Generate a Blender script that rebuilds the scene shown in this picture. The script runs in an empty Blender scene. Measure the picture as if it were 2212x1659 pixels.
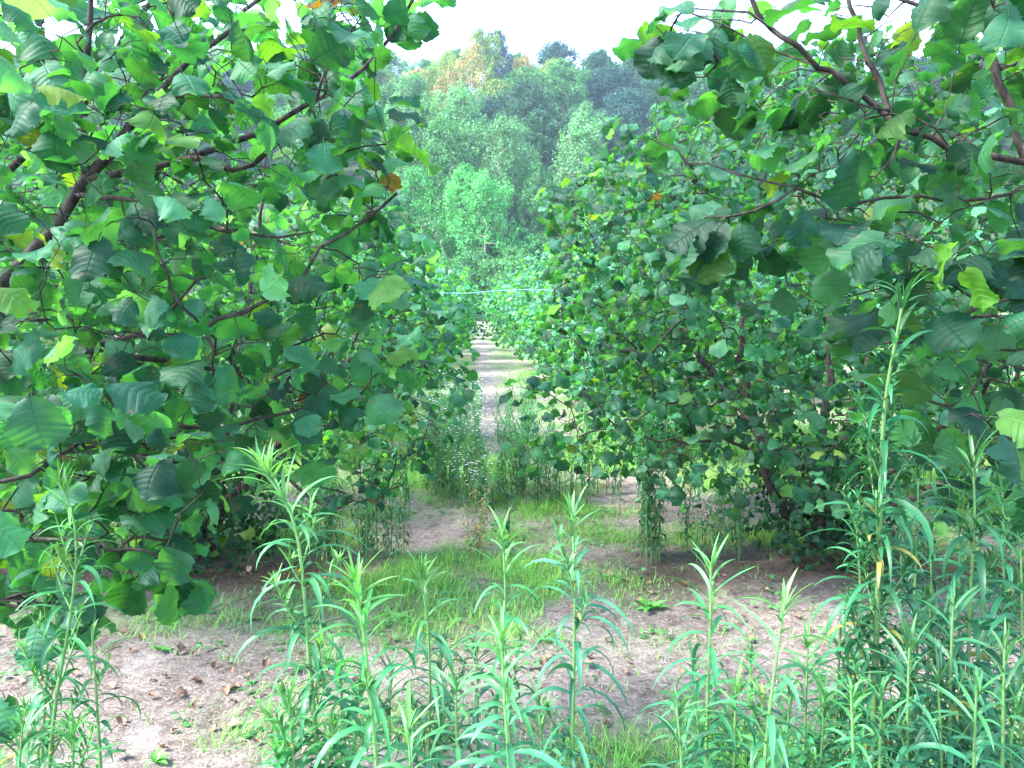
import bpy, math
import numpy as np

S = bpy.context.scene
COL = S.collection
# ------------------------------------------------------------------ camera
F = 1671.0                      # focal length in units of a 2212 px wide picture
PITCH = math.atan(172.5 / F)    # the horizon lies above the picture's centre
CAM = np.array([0.0, 0.0, 1.6])
cam_data = bpy.data.cameras.new("camera")
cam_data.sensor_width = 36
cam_data.lens = 36 * F / 2212
cam_data.clip_start = 0.02
cam_data.clip_end = 2000
cam = bpy.data.objects.new("camera", cam_data)
COL.objects.link(cam)
cam.location = CAM
cam.rotation_euler = (math.pi / 2 - PITCH, 0, 0)
S.camera = cam
# ------------------------------------------------------------------ light
SUN_EL, SUN_AZ = math.radians(50), math.radians(-105)     # azimuth from +Y, negative = left
w = bpy.data.worlds.new("World")
S.world = w
w.use_nodes = True
nt = w.node_tree
bg = nt.nodes["Background"]
sky = nt.nodes.new("ShaderNodeTexSky")
sky.sky_type = 'NISHITA'
sky.sun_disc = False
sky.sun_elevation = SUN_EL
sky.sun_rotation = SUN_AZ
sky.air_density = 1.0
sky.dust_density = 1.3
sky.ozone_density = 1.0
nt.links.new(sky.outputs[0], bg.inputs[0])
bg.inputs[1].default_value = 0.15
sd = bpy.data.lights.new("sun", 'SUN')
sd.energy = 2.1
sd.angle = math.radians(14)
sd.color = (1.0, 0.96, 0.88)
sun = bpy.data.objects.new("sun", sd)
COL.objects.link(sun)
sun.rotation_euler = (math.pi / 2 - SUN_EL, 0, math.pi - SUN_AZ)
S.view_settings.view_transform = 'Standard'
S.view_settings.look = 'None'
S.view_settings.exposure = 3.08
S.view_settings.gamma = 1.0
S.cycles.max_bounces = 7
S.cycles.diffuse_bounces = 4
S.cycles.glossy_bounces = 2
S.cycles.transmission_bounces = 5
S.cycles.transparent_max_bounces = 6
S.cycles.volume_bounces = 0
S.cycles.caustics_reflective = False
S.cycles.caustics_refractive = False
S.cycles.sample_clamp_indirect = 4

# ------------------------------------------------------------------ helpers
def at(px, py, Y):
    """world point seen at (px, py) of the 2212 px wide picture at depth Y"""
    rx, ry = (px - 1106) / F, (829.5 - py) / F
    c, s = math.cos(PITCH), math.sin(PITCH)
    d = np.array([rx, c + ry * s, -s + ry * c])
    return CAM + d * (Y / d[1])

def proj(P):
    P = np.atleast_2d(P) - CAM
    c, s = math.cos(PITCH), math.sin(PITCH)
    z = P[:, 1] * c - P[:, 2] * s
    y = P[:, 1] * s + P[:, 2] * c
    z = np.maximum(z, 1e-3)
    return 1106 + F * P[:, 0] / z, 829.5 - F * y / z

def gnd(px, py):
    rx, ry = (px - 1106) / F, (829.5 - py) / F
    c, s = math.cos(PITCH), math.sin(PITCH)
    d = np.array([rx, c + ry * s, -s + ry * c])
    return CAM + d * (-CAM[2] / d[2])

def lane(y):
    return 0.18 - 0.045 * y

def unit(v):
    v = np.asarray(v, float)
    return v / np.maximum(np.linalg.norm(v, axis=-1, keepdims=True), 1e-9)

def snoise(x, y, seed=0):
    """cheap smooth 2-D noise, about -1..1"""
    r = np.random.RandomState(seed)
    o = 0.0
    for k in range(6):
        a, ph, f = r.uniform(0, 6.28), r.uniform(0, 6.28), r.uniform(0.6, 1.9)
        o = o + np.sin((x * math.cos(a) + y * math.sin(a)) * f + ph + 1.3 * np.sin((y * math.cos(a) - x * math.sin(a)) * f * .7 + ph * 2))
    return o / 3.2

def mesh_from(name, V, Q, uv=None, col=None, mat=None, smooth=True):
    """V (n,3) verts, Q (m,k) faces, all of k corners"""
    V = np.ascontiguousarray(V, np.float32)
    Q = np.ascontiguousarray(Q, np.int32)
    k = Q.shape[1]
    me = bpy.data.meshes.new(name)
    me.vertices.add(len(V)); me.vertices.foreach_set("co", V.ravel())
    me.loops.add(Q.size); me.loops.foreach_set("vertex_index", Q.ravel())
    me.polygons.add(len(Q))
    me.polygons.foreach_set("loop_start", np.arange(0, Q.size, k, dtype=np.int32))
    if smooth:
        me.polygons.foreach_set("use_smooth", np.ones(len(Q), bool))
    if uv is not None:
        l = me.uv_layers.new(name="UVMap")
        l.data.foreach_set("uv", np.ascontiguousarray(np.asarray(uv, np.float32)[Q.ravel()]).ravel())
    if col is not None:
        a = me.color_attributes.new("col", 'FLOAT_COLOR', 'POINT')
        c = np.ones((len(V), 4), np.float32); c[:, :3] = col
        a.data.foreach_set("color", c.ravel())
    me.update(calc_edges=True)
    if mat is not None:
        me.materials.append(mat)
    return me

def link(name, me, parent=None, loc=None):
    o = bpy.data.objects.new(name, me)
    COL.objects.link(o)
    if parent is not None:
        o.parent = parent
    if loc is not None:
        o.location = loc
    return o

def tag(o, label=None, cat=None, group=None, kind=None):
    for k, v in (("label", label), ("category", cat), ("group", group), ("kind", kind)):
        if v:
            o[k] = v
    return o

def thing(name, label, cat, loc=(0, 0, 0), group=None):
    o = bpy.data.objects.new(name, None)
    o.empty_display_size = 0.1
    COL.objects.link(o)
    o.location = loc
    return tag(o, label, cat, group)

def copy_thing(o, loc, rz=0, sc=(1, 1, 1), label=None, color=None, seed=None):
    r = o.copy(); COL.objects.link(r)
    r.location = loc; r.rotation_euler = (0, 0, rz); r.scale = sc
    if label: r["label"] = label
    for ch in list(o.children):
        c = ch.copy(); COL.objects.link(c); c.parent = r
        if color is not None: c.color = (*color, 1)
        for g in list(ch.children):
            d = g.copy(); COL.objects.link(d); d.parent = c
    return r

# ------------------------------------------------------------------ materials
def new_mat(name):
    m = bpy.data.materials.new(name); m.use_nodes = True
    t = m.node_tree
    b = t.nodes["Principled BSDF"]
    return m, t, b

def N(t, typ, **kw):
    n = t.nodes.new(typ)
    for k, v in kw.items():
        setattr(n, k, v)
    return n

def math_n(t, op, a, b=None, clamp=False):
    n = N(t, "ShaderNodeMath", operation=op, use_clamp=clamp)
    for i, x in enumerate((a, b)):
        if x is None: continue
        if isinstance(x, (int, float)): n.inputs[i].default_value = x
        else: t.links.new(x, n.inputs[i])
    return n.outputs[0]

def mix_n(t, mode, fac, a, b):
    n = N(t, "ShaderNodeMix", data_type='RGBA', blend_type=mode)
    for i, x in ((0, fac), (6, a), (7, b)):
        if isinstance(x, (int, float)): n.inputs[i].default_value = x
        elif isinstance(x, tuple): n.inputs[i].default_value = (*x, 1)
        else: t.links.new(x, n.inputs[i])
    return n.outputs[2]

def leaf_material(name, veins=7, rough=0.5, transl=0.48, trans_tint=(2.5, 2.5, 0.30), under=(1.25, 1.3, 1.0), obj_color=False, spec=0.35, nscale=30):
    m, t, b = new_mat(name)
    out = t.nodes["Material Output"]
    at_ = N(t, "ShaderNodeAttribute", attribute_name="col")
    base = at_.outputs["Color"]
    if obj_color:
        oi = N(t, "ShaderNodeObjectInfo")
        base = mix_n(t, 'MULTIPLY', 1.0, base, oi.outputs["Color"])
    if veins:
        uv = N(t, "ShaderNodeUVMap")
        sx = N(t, "ShaderNodeSeparateXYZ")
        t.links.new(uv.outputs[0], sx.inputs[0])
        u = math_n(t, 'ABSOLUTE', math_n(t, 'SUBTRACT', sx.outputs[0], 0.5))      # 0 at the midrib, .5 at the margin
        nzv = N(t, "ShaderNodeTexNoise"); nzv.inputs["Scale"].default_value = 9
        tcv = N(t, "ShaderNodeTexCoord"); t.links.new(tcv.outputs["Object"], nzv.inputs["Vector"])
        v = math_n(t, 'FRACT', math_n(t, 'ADD', math_n(t, 'MULTIPLY', sx.outputs[1], float(veins)), math_n(t, 'MULTIPLY', nzv.outputs[0], 1.6)))
        d = math_n(t, 'ABSOLUTE', math_n(t, 'SUBTRACT', v, 0.5))                  # .5 on a side vein
        side = math_n(t, 'MULTIPLY', math_n(t, 'MULTIPLY', math_n(t, 'SUBTRACT', d, 0.40), 8.0, True), math_n(t, 'SUBTRACT', 1.15, math_n(t, 'MULTIPLY', u, 1.9), True))
        mid = math_n(t, 'SUBTRACT', 1.0, math_n(t, 'MULTIPLY', u, 28.0), True)
        vein = math_n(t, 'MAXIMUM', math_n(t, 'MULTIPLY', side, 0.55), mid)
        nz = N(t, "ShaderNodeTexNoise")
        nz.inputs["Scale"].default_value = nscale; nz.inputs["Detail"].default_value = 4
        tc = N(t, "ShaderNodeTexCoord")
        t.links.new(tc.outputs["Object"], nz.inputs["Vector"])
        blotch = math_n(t, 'ADD', math_n(t, 'MULTIPLY', nz.outputs[0], 0.9), 0.55)
        base0 = mix_n(t, 'MULTIPLY', 1.0, base, (1, 1, 1))
        cmb = N(t, "ShaderNodeCombineColor")
        for i in range(3): t.links.new(blotch, cmb.inputs[i])
        base = mix_n(t, 'MULTIPLY', 1.0, base0, cmb.outputs[0])
        nsp = N(t, "ShaderNodeTexNoise"); nsp.inputs["Scale"].default_value = 85; nsp.inputs["Detail"].default_value = 2
        t.links.new(tc.outputs["Object"], nsp.inputs["Vector"])
        nsq = N(t, "ShaderNodeTexNoise"); nsq.inputs["Scale"].default_value = 5
        t.links.new(tc.outputs["Object"], nsq.inputs["Vector"])
        spot = math_n(t, 'MULTIPLY', math_n(t, 'MULTIPLY', math_n(t, 'SUBTRACT', nsp.outputs[0], .66), 14., True), math_n(t, 'MULTIPLY', math_n(t, 'SUBTRACT', nsq.outputs[0], .48), 9., True))
        base = mix_n(t, 'MIX', spot, base, (.13, .085, .035))
        vein_pale = mix_n(t, 'MULTIPLY', 1.0, base, (1.9, 1.55, 1.6))  # paler vein tone of the upper side
        dark = mix_n(t, 'MULTIPLY', 1.0, base, (0.55, 0.6, 0.45))
        top = mix_n(t, 'MIX', math_n(t, 'MULTIPLY', vein, 0.42), base, vein_pale)
        und = mix_n(t, 'MIX', math_n(t, 'MULTIPLY', vein, 1.0), base, dark)
        bump = N(t, "ShaderNodeBump")
        bump.inputs["Strength"].default_value = 0.7
        bump.inputs["Distance"].default_value = 0.002
        t.links.new(math_n(t, 'SUBTRACT', math_n(t, 'MULTIPLY', nz.outputs[0], 0.6), vein), bump.inputs["Height"])
        t.links.new(bump.outputs[0], b.inputs["Normal"])
    else:
        top = und = base
    gi = N(t, "ShaderNodeNewGeometry")
    undp = mix_n(t, 'MULTIPLY', 1.0, top, under)
    colr = mix_n(t, 'MIX', gi.outputs["Backfacing"], top, undp)
    t.links.new(colr, b.inputs["Base Color"])
    b.inputs["Roughness"].default_value = rough
    b.inputs["Specular IOR Level"].default_value = spec
    tr = N(t, "ShaderNodeBsdfTranslucent")
    tcx = mix_n(t, 'MULTIPLY', 1.0, und, trans_tint)
    t.links.new(tcx, tr.inputs[0])
    mx = N(t, "ShaderNodeMixShader")
    mx.inputs[0].default_value = transl
    t.links.new(b.outputs[0], mx.inputs[1]); t.links.new(tr.outputs[0], mx.inputs[2])
    t.links.new(mx.outputs[0], out.inputs[0])
    return m

M_HAZEL = leaf_material("hazel_leaf", rough=.55, spec=.24, trans_tint=(2.4, 2.45, .45))
M_HAZEL_FAR = leaf_material("hazel_leaf_small", veins=0, transl=0.4)
M_FOREST = leaf_material("forest_leaf", veins=0, obj_color=True, transl=0.25, trans_tint=(1.5, 1.7, 0.7), rough=0.7, spec=0.15)
M_WEED = leaf_material("weed_leaf", veins=0, transl=0.3, trans_tint=(1.5, 1.7, 0.6), rough=0.45, under=(1.15, 1.15, 1.1))
M_GRASS = leaf_material("grass_blade", veins=0, transl=0.3, trans_tint=(1.4, 1.5, 0.6), rough=0.6, spec=0.2)

def bark_material(name, c1, c2, scale=60, obj_color=False):
    m, t, b = new_mat(name)
    tc = N(t, "ShaderNodeTexCoord")
    mp = N(t, "ShaderNodeMapping"); mp.inputs["Scale"].default_value = (1, 1, .35)
    t.links.new(tc.outputs["Object"], mp.inputs[0])
    nz = N(t, "ShaderNodeTexNoise"); nz.inputs["Scale"].default_value = scale; nz.inputs["Detail"].default_value = 6
    t.links.new(mp.outputs[0], nz.inputs["Vector"])
    r = N(t, "ShaderNodeValToRGB")
    r.color_ramp.elements[0].position = .35; r.color_ramp.elements[0].color = (*c1, 1)
    r.color_ramp.elements[1].position = .68; r.color_ramp.elements[1].color = (*c2, 1)
    t.links.new(nz.outputs[0], r.inputs[0])
    t.links.new(r.outputs[0], b.inputs["Base Color"])
    b.inputs["Roughness"].default_value = .95; b.inputs["Specular IOR Level"].default_value = .15
    bp = N(t, "ShaderNodeBump"); bp.inputs["Strength"].default_value = .5; bp.inputs["Distance"].default_value = .004
    t.links.new(nz.outputs[0], bp.inputs["Height"]); t.links.new(bp.outputs[0], b.inputs["Normal"])
    return m

M_BARK = bark_material("hazel_bark", (0.020, 0.017, 0.016), (0.07, 0.06, 0.053))
M_PALE_BARK = bark_material("pale_bark", (0.30, 0.25, 0.20), (0.55, 0.47, 0.40), scale=6)
M_DARK_BARK = bark_material("dark_bark", (0.10, 0.08, 0.07), (0.2, 0.16, 0.13), scale=6)

def plain_material(name, c, rough=.6, attr=False):
    m, t, b = new_mat(name)
    b.inputs["Roughness"].default_value = rough
    if attr:
        a = N(t, "ShaderNodeAttribute", attribute_name="col")
        t.links.new(a.outputs["Color"], b.inputs["Base Color"])
    else:
        nz = N(t, "ShaderNodeTexNoise"); nz.inputs["Scale"].default_value = 40
        t.links.new(mix_n(t, 'MIX', nz.outputs[0], tuple(x * .7 for x in c), tuple(min(1, x * 1.2) for x in c)), b.inputs["Base Color"])
    return m

M_STRAW = plain_material("dry_straw", (1, 1, 1), .8, True)
M_STEM = plain_material("green_stem", (1, 1, 1), .55, True)
M_WHITE = plain_material("white_petal", (.85, .85, .88), .6)
M_TWINE = plain_material("pale_blue_twine", (.20, .32, .38), .6)

# ------------------------------------------------------------------ leaves
def hazel_template(nl, nw, r, petiole=True, droop=None):
    """one leaf 1 unit long along +Y, top side +Z; rows follow the side veins"""
    tt = np.linspace(0, 1, nl + 1)
    ss = np.linspace(-1, 1, nw + 1)
    half = np.interp(tt, [0, .03, .1, .25, .40, .52, .66, .80, .91, .96, 1],
                     [.16, .46, .72, .93, 1.0, .98, .84, .58, .27, .11, .01]) * r.uniform(.46, .56)
    T, Sg = np.meshgrid(tt, ss, indexing='ij')
    half = half[:, None] * np.ones_like(Sg)
    teeth = (np.where(np.arange(nl + 1) % 2 == 0, 1.045, .96) + (.035 * np.sin(2 * np.pi * 7 * tt) if nl > 10 else 0) + r.normal(0, .015, nl + 1))[:, None]
    ph7 = r.uniform(-.3, .3)
    lob = 1 + .05 * np.sin(T * 19 + r.uniform(0, 6)) * np.sign(Sg + .01) + r.normal(0, .022, T.shape)
    edge = np.abs(Sg) ** 3
    X = Sg * half * (1 + edge * (teeth - 1 + lob - 1))
    Yl = T + .21 * np.abs(Sg) ** 1.2 * np.sin(np.pi * T ** .85) - .10 * np.abs(Sg) * (1 - T) ** 4
    Yl = Yl + edge * r.normal(0, .012, T.shape)
    pleat = .017 * np.cos(2 * np.pi * (7 * tt + ph7))[:, None] * (1 - np.abs(Sg) * .4) * np.sin(np.pi * T) if nl >= 10 else 0
    fold = r.uniform(-.35, .75)
    Z = -fold * (X ** 2) * 2.2 + pleat
    Z = Z + .095 * np.sin(T * r.uniform(6, 14) + r.uniform(0, 6) + Sg * 2) * edge + r.uniform(.0, .12) * np.abs(X)
    Z = Z + r.uniform(-.12, .12) * X * T * 2
    dr = r.uniform(.1, 1.5) if droop is None else droop     # bend along the length
    side = r.uniform(-.22, .22)
    ang = dr * Yl
    Yb = np.where(abs(dr) > 1e-3, np.sin(ang) / dr, Yl) + np.sin(ang) * Z
    Zb = -(1 - np.cos(ang)) / dr + np.cos(ang) * Z
    Xb = X + side * Yl ** 2
    V = np.stack([Xb, Yb, Zb], -1).reshape(-1, 3)
    uv = np.stack([(Sg + 1) / 2, T], -1).reshape(-1, 2)
    q = []
    m = nw + 1
    for i in range(nl):
        for j in range(nw):
            a = i * m + j
            q.append((a, a + 1, a + m + 1, a + m))
    if petiole:
        n0 = len(V)
        pv = []
        for yy, zz in ((-.26, .05), (-.12, .03), (.02, 0.0)):
            pv += [(-.012, yy, zz), (.012, yy, zz), (0, yy, zz - .02)]
        V = np.vstack([V, pv]); uv = np.vstack([uv, np.tile([.5, .1], (9, 1))])
        for k in range(2):
            for a, b_ in ((0, 1), (1, 2), (2, 0)):
                q.append((n0 + 3 * k + a, n0 + 3 * k + b_, n0 + 3 * k + 3 + b_, n0 + 3 * k + 3 + a))
    return V, np.array(q), uv

def place_leaves(templates, pos, d, n, size, colr, rnd):
    """instances of leaf templates baked into arrays: base positions, tip directions, normals"""
    Vs, Qs, Us, Cs = [], [], [], []
    off = 0
    pick = rnd.randint(0, len(templates), len(pos))
    y = unit(d)
    x = unit(np.cross(y, n))
    z = np.cross(x, y)
    R = np.stack([x, y, z], 1)                   # rows are local axes
    for k, (V, Q, uv) in enumerate(templates):
        idx = np.nonzero(pick == k)[0]
        if not len(idx): continue
        P = np.einsum('vi,nij->nvj', V, R[idx]) * size[idx][:, None, None] + pos[idx][:, None, :]
        m, nv = len(idx), len(V)
        Vs.append(P.reshape(-1, 3))
        Qs.append((Q[None] + (np.arange(m) * nv)[:, None, None]).reshape(-1, Q.shape[1]) + off)
        Us.append(np.tile(uv, (m, 1)))
        Cs.append(np.repeat(colr[idx], nv, 0))
        off += m * nv
    return np.vstack(Vs), np.vstack(Qs), np.vstack(Us), np.vstack(Cs)

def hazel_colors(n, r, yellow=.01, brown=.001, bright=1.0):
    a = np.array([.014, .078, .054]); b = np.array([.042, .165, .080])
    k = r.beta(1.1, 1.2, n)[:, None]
    c = (a * (1 - k) + b * k) * r.uniform(.45, 1.35, (n, 1)) * bright  # random leaf tone, spread widened to paint in shadow contrast
    c *= 1 + r.normal(0, .06, (n, 3))
    u = r.rand(n)
    yl = u < yellow
    pl = u > .90
    c[pl] = np.array([.068, .205, .125]) * r.uniform(.7, 1.25, (pl.sum(), 1)) * bright  # palest leaves, picked at random, paint in cool highlights
    yg = (u > .84) & (u <= .90)
    c[yg] = np.array([.068, .19, .045]) * r.uniform(.7, 1.2, (yg.sum(), 1)) * bright
    c[yl] = np.array([.10, .17, .035]) * r.uniform(.6, 1.2, (yl.sum(), 1))
    br = (u >= yellow) & (u < yellow + brown)
    c[br] = np.array([.13, .075, .04]) * r.uniform(.5, 1.3, (br.sum(), 1))
    return np.clip(c, .003, 1)

_r = np.random.RandomState(5)
T_HI = [hazel_template(22, 6, _r) for _ in range(22)]
T_MID = [hazel_template(8, 4, _r) for _ in range(14)]
T_LOW = [hazel_template(4, 2, _r, petiole=False) for _ in range(6)]

# ------------------------------------------------------------------ branching skeletons
class Skel:
    def __init__(self):
        self.P, self.par, self.ov, self.limb = [], [], [], []
    def add(self, p, par, ov=0.0, limb=0):
        self.P.append(np.asarray(p, float)); self.par.append(par); self.ov.append(ov); self.limb.append(limb)
        return len(self.P) - 1
    def nearest(self, p, limb=None):
        A = np.array(self.P)
        d = np.linalg.norm(A - p, axis=1)
        if limb is not None:
            d = np.where(np.array(self.limb) == limb, d, 1e9)
        return int(np.argmin(d))
    def polyline(self, pts, r0, r1, limb=None, par=None, step=.07, wob=.004, rnd=None):
        """a smooth limb through pts; starts on node par (or the nearest one)"""
        pts = [np.asarray(p, float) for p in pts]
        if par is None and self.P:
            par = self.nearest(pts[0])
        if self.P:
            pts = [self.P[par]] + pts if np.linalg.norm(pts[0] - self.P[par]) > .01 else [self.P[par]] + pts[1:]
        P = np.array(pts)
        if len(P) > 2:                                   # Catmull-Rom
            E = np.vstack([2 * P[0] - P[1], P, 2 * P[-1] - P[-2]])
            out = [P[0]]
            for i in range(1, len(E) - 2):
                n = max(1, int(np.linalg.norm(E[i + 1] - E[i]) / step))
                for k in range(1, n + 1):
                    t = k / n
                    out.append(.5 * (2 * E[i] + (E[i + 1] - E[i - 1]) * t + (2 * E[i - 1] - 5 * E[i] + 4 * E[i + 1] - E[i + 2]) * t * t
                                     + (-E[i - 1] + 3 * E[i] - 3 * E[i + 1] + E[i + 2]) * t ** 3))
            P = np.array(out)
        else:
            n = max(1, int(np.linalg.norm(P[1] - P[0]) / step))
            P = P[0] + (P[1] - P[0]) * np.linspace(0, 1, n + 1)[:, None]
        if rnd is not None and wob:
            P[1:-1] += rnd.normal(0, wob, P[1:-1].shape)
        last = par if self.P else None
        start = 1 if self.P else 0
        if last is None: last = -1
        lb = limb if limb is not None else (self.limb[par] if self.P else 0)
        ids = []
        for k in range(start, len(P)):
            f = k / (len(P) - 1)
            last = self.add(P[k], last, r0 + (r1 - r0) * f, lb)
            ids.append(last)
        return ids
    def twig(self, tip, rnd, sag=.12, step=.055, wig=.007):
        """a curved twig from the skeleton to tip; returns its node ids"""
        A = np.array(self.P)
        v = tip - A
        d = np.linalg.norm(v, axis=1)
        pen = d * (1 + .5 * np.clip(-v[:, 2] / np.maximum(d, 1e-3), 0, 1)) + .03 * rnd.rand(len(d))
        a = int(np.argmin(pen))
        L = d[a]
        n = max(2, int(L / step))
        p0 = self.P[a]
        t = np.linspace(0, 1, n + 1)[1:]
        up = np.array([0, 0, 1.0])
        lat = unit(np.cross(v[a], up) + 1e-6) * rnd.normal(0, .12) * L
        C = p0 + v[a] * t[:, None] + up * (sag * L * np.sin(np.pi * t))[:, None] + lat * np.sin(np.pi * t)[:, None]
        C[:-1] += rnd.normal(0, wig * min(1, L * 3), C[:-1].shape)
        last = a
        ids = []
        for c in C:
            last = self.add(c, last, 0, self.limb[a]); ids.append(last)
        return ids
    def radii(self, tip=.0013, e=2.35):
        n = len(self.P)
        acc = np.zeros(n); r = np.zeros(n)
        par = self.par
        for i in range(n - 1, -1, -1):
            r[i] = max(acc[i] ** (1 / e) if acc[i] > 0 else tip, tip)
            if self.ov[i] > 0: r[i] = self.ov[i]
            if par[i] >= 0:
                acc[par[i]] += r[i] ** e
        return r
    def meshes(self, tip=.0013, min_r=0.0, sides=(3, 5, 8), cap_r=None):
        """tubes, one (V, Q) per limb id"""
        r = self.radii(tip)
        if cap_r: r = np.minimum(r, cap_r)
        P = np.array(self.P); par = self.par
        kids = [[] for _ in P]
        for i, p in enumerate(par):
            if p >= 0: kids[p].append(i)
        out = {}
        starts = [(0, -1)]
        while starts:
            i, p = starts.pop()
            chain = [p, i] if p >= 0 else [i]
            rr = [min(r[i] * 1.15, r[p])] if p >= 0 else []
            rr.append(r[i])
            cur = i
            while kids[cur]:
                ks = sorted(kids[cur], key=lambda k: -r[k])
                same = [k for k in ks if self.limb[k] == self.limb[i]]
                nx = same[0] if same else None
                for k in ks:
                    if k != nx: starts.append((k, cur))
                if nx is None: break
                chain.append(nx); rr.append(min(r[nx], rr[-1] * 1.05)); cur = nx
            if len(chain) < 2 or rr[0] < min_r: continue
            C = P[chain]; rr = np.array(rr)
            rr[-1] *= .6
            s = sides[0] if rr[0] < .004 else (sides[1] if rr[0] < .012 else sides[2])
            T = unit(np.gradient(C, axis=0))
            ref = np.array([.3, .2, .93])
            X = unit(np.cross(T, ref) + 1e-7); Yv = np.cross(T, X)
            a = np.arange(s) * 2 * np.pi / s
            ring = C[:, None] + rr[:, None, None] * (np.cos(a)[None, :, None] * X[:, None] + np.sin(a)[None, :, None] * Yv[:, None])
            m = len(C)
            b = np.arange(m - 1)[:, None] * s; j = np.arange(s)[None]; j2 = (j + 1) % s
            q = np.stack([b + j, b + j2, b + s + j2, b + s + j], -1).reshape(-1, 4)
            lv = out.setdefault(self.limb[i], [[], [], 0])
            lv[0].append(ring.reshape(-1, 3)); lv[1].append(q + lv[2]); lv[2] += m * s
        return {k: (np.vstack(v[0]), np.vstack(v[1])) for k, v in out.items() if v[0]}

def twig_leaves(sk, ids, rnd, spacing=.045, reach=.4, extra=1.0):
    """leaf bases, tip directions and normals along the outer part of a twig"""
    P = np.array([sk.P[i] for i in ids])
    if len(P) < 2: return []
    seg = np.linalg.norm(np.diff(P, axis=0), axis=1)
    L = seg.sum(); cum = np.r_[0, np.cumsum(seg)]
    s = L
    side = 1 if rnd.rand() < .5 else -1
    out = []
    while s > max(0, L - reach) - 1e-6:
        i = min(np.searchsorted(cum, s, 'right') - 1, len(seg) - 1)
        f = (s - cum[i]) / max(seg[i], 1e-6)
        p = P[i] + (P[i + 1] - P[i]) * f
        t = unit(P[i + 1] - P[i])
        lat = unit(np.cross(t, [0, 0, 1.0]) + 1e-6) * side
        end = s > L - .5 * spacing
        d = t * (1.0 if end else .45) + lat * (.15 if end else .9) + np.array([0, 0, -.32]) + rnd.normal(0, .30, 3)
        d = unit(d)
        n = np.array([0, 0, 1.0]) + unit(np.array([t[0], t[1], 0]) + 1e-6) * .45 + lat * .35 + rnd.normal(0, .42, 3)
        out.append((p + d * .02, d, n))
        side = -side
        s -= spacing * rnd.uniform(.7, 1.4) / extra
    return out

def leaves_mesh(name, recs, templates, size, rnd, mat, **kw):
    pos = np.array([r[0] for r in recs]); d = np.array([r[1] for r in recs]); n = np.array([r[2] for r in recs])
    sz = np.clip(rnd.normal(size, size * .2, len(pos)), size * .45, size * 1.5)
    c = hazel_colors(len(pos), rnd, **kw)
    V, Q, U, C = place_leaves(templates, pos + unit(d) * (sz * .24)[:, None], d, n, sz, c, rnd)
    return mesh_from(name, V, Q, U, C, mat)

def build_hazel(root, sk, recs, templates, size, rnd, mat, names, tip=.0013, min_r=0, suckers=None, base=None, **kw):
    for k, (V, Q) in sorted(sk.meshes(tip=tip, min_r=min_r).items()):
        nm = names.get(k, "limb")
        if base is not None: V = V - base
        link(nm, mesh_from(nm, V, Q, mat=M_BARK), root)
    if base is not None: recs = [(p - base, d, n) for p, d, n in recs]
    link("crown", leaves_mesh("crown", recs, templates, size, rnd, mat, **kw), root)
    if suckers:
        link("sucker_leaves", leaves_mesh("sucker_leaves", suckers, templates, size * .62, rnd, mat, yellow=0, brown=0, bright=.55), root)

def sucker_records(rnd, n, rad, h):
    out = []
    for _ in range(n):
        a = rnd.uniform(0, 6.283); z = rnd.uniform(.02, 1) ** .9 * h
        rr = rad * math.sqrt(rnd.rand()) * (1 - .35 * abs(z / h - .4))
        o = np.array([math.cos(a), math.sin(a), 0])
        p = o * rr + [0, 0, z]
        out.append((p, unit(o * .5 + [0, 0, -.7] + rnd.normal(0, .35, 3)), o * 1.0 + [0, 0, .5] + rnd.normal(0, .3, 3)))
    return out
# ==================================================================== terrain
def hill_h(x, y):
    t = np.clip((y - 74 - 3 * snoise(x * .05, y * .05, 3)) / 110, 0, None)
    h = 50 * np.minimum(t, 1) ** 1.08 + np.clip(t - 1, 0, None) * 6
    return h + (h > 0) * snoise(x * .06, y * .06, 8) * 1.2

def cover(x, y):
    """how green (0..1), how much dark mulch (0..1) the ground shows at a point"""
    n1 = snoise(x * 2.2, y * 2.2, 21); n2 = snoise(x * 6, y * 6, 22)
    u = x - lane(y)
    center = np.exp(-((u + .12) / .75) ** 2) * np.clip((y - 3.35) / .5, 0, 1) * np.clip((5.1 - y) / .4, 0, 1)
    band = 1.15 * np.exp(-((y - 6.2) / .42) ** 2) * (np.abs(u) < 1.5 + .4 * n1)
    farg = np.clip((y - 6.2) / 1.2, 0, 1) * (1 - .95 * np.exp(-((u) / .42) ** 2) * (y > 8.2))
    side = np.clip((np.abs(u) - 3.1) / .5, 0, 1) * np.clip((y - 4.2), 0, 1)
    mid = .7 * np.exp(-((y - 5.25) / .3) ** 2)
    nearg = .7 * np.exp(-((y - 2.55) / .3) ** 2) + .32 * np.exp(-((y - 3.75) / .35) ** 2) * (u < -.2)
    farg = farg * 1.3; center = center * 1.25
    g = np.maximum.reduce([center, band, farg, side, mid, nearg]) * (.62 + .55 * n1 + .6 * n2)
    mul = np.exp(-((y - 4.55) / .42) ** 2) * np.clip((np.abs(u + .1) - .55 + .15 * n2) / .4, 0, 1) * (np.abs(u) < 3.2)
    mul = np.maximum(mul, .8 * np.exp(-((y - 8.4) / .5) ** 2) * (np.abs(u) > .8) * (np.abs(u) < 3))
    return np.clip(g, 0, 1), np.clip(mul * (1 + .3 * n1), 0, 1)

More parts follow.
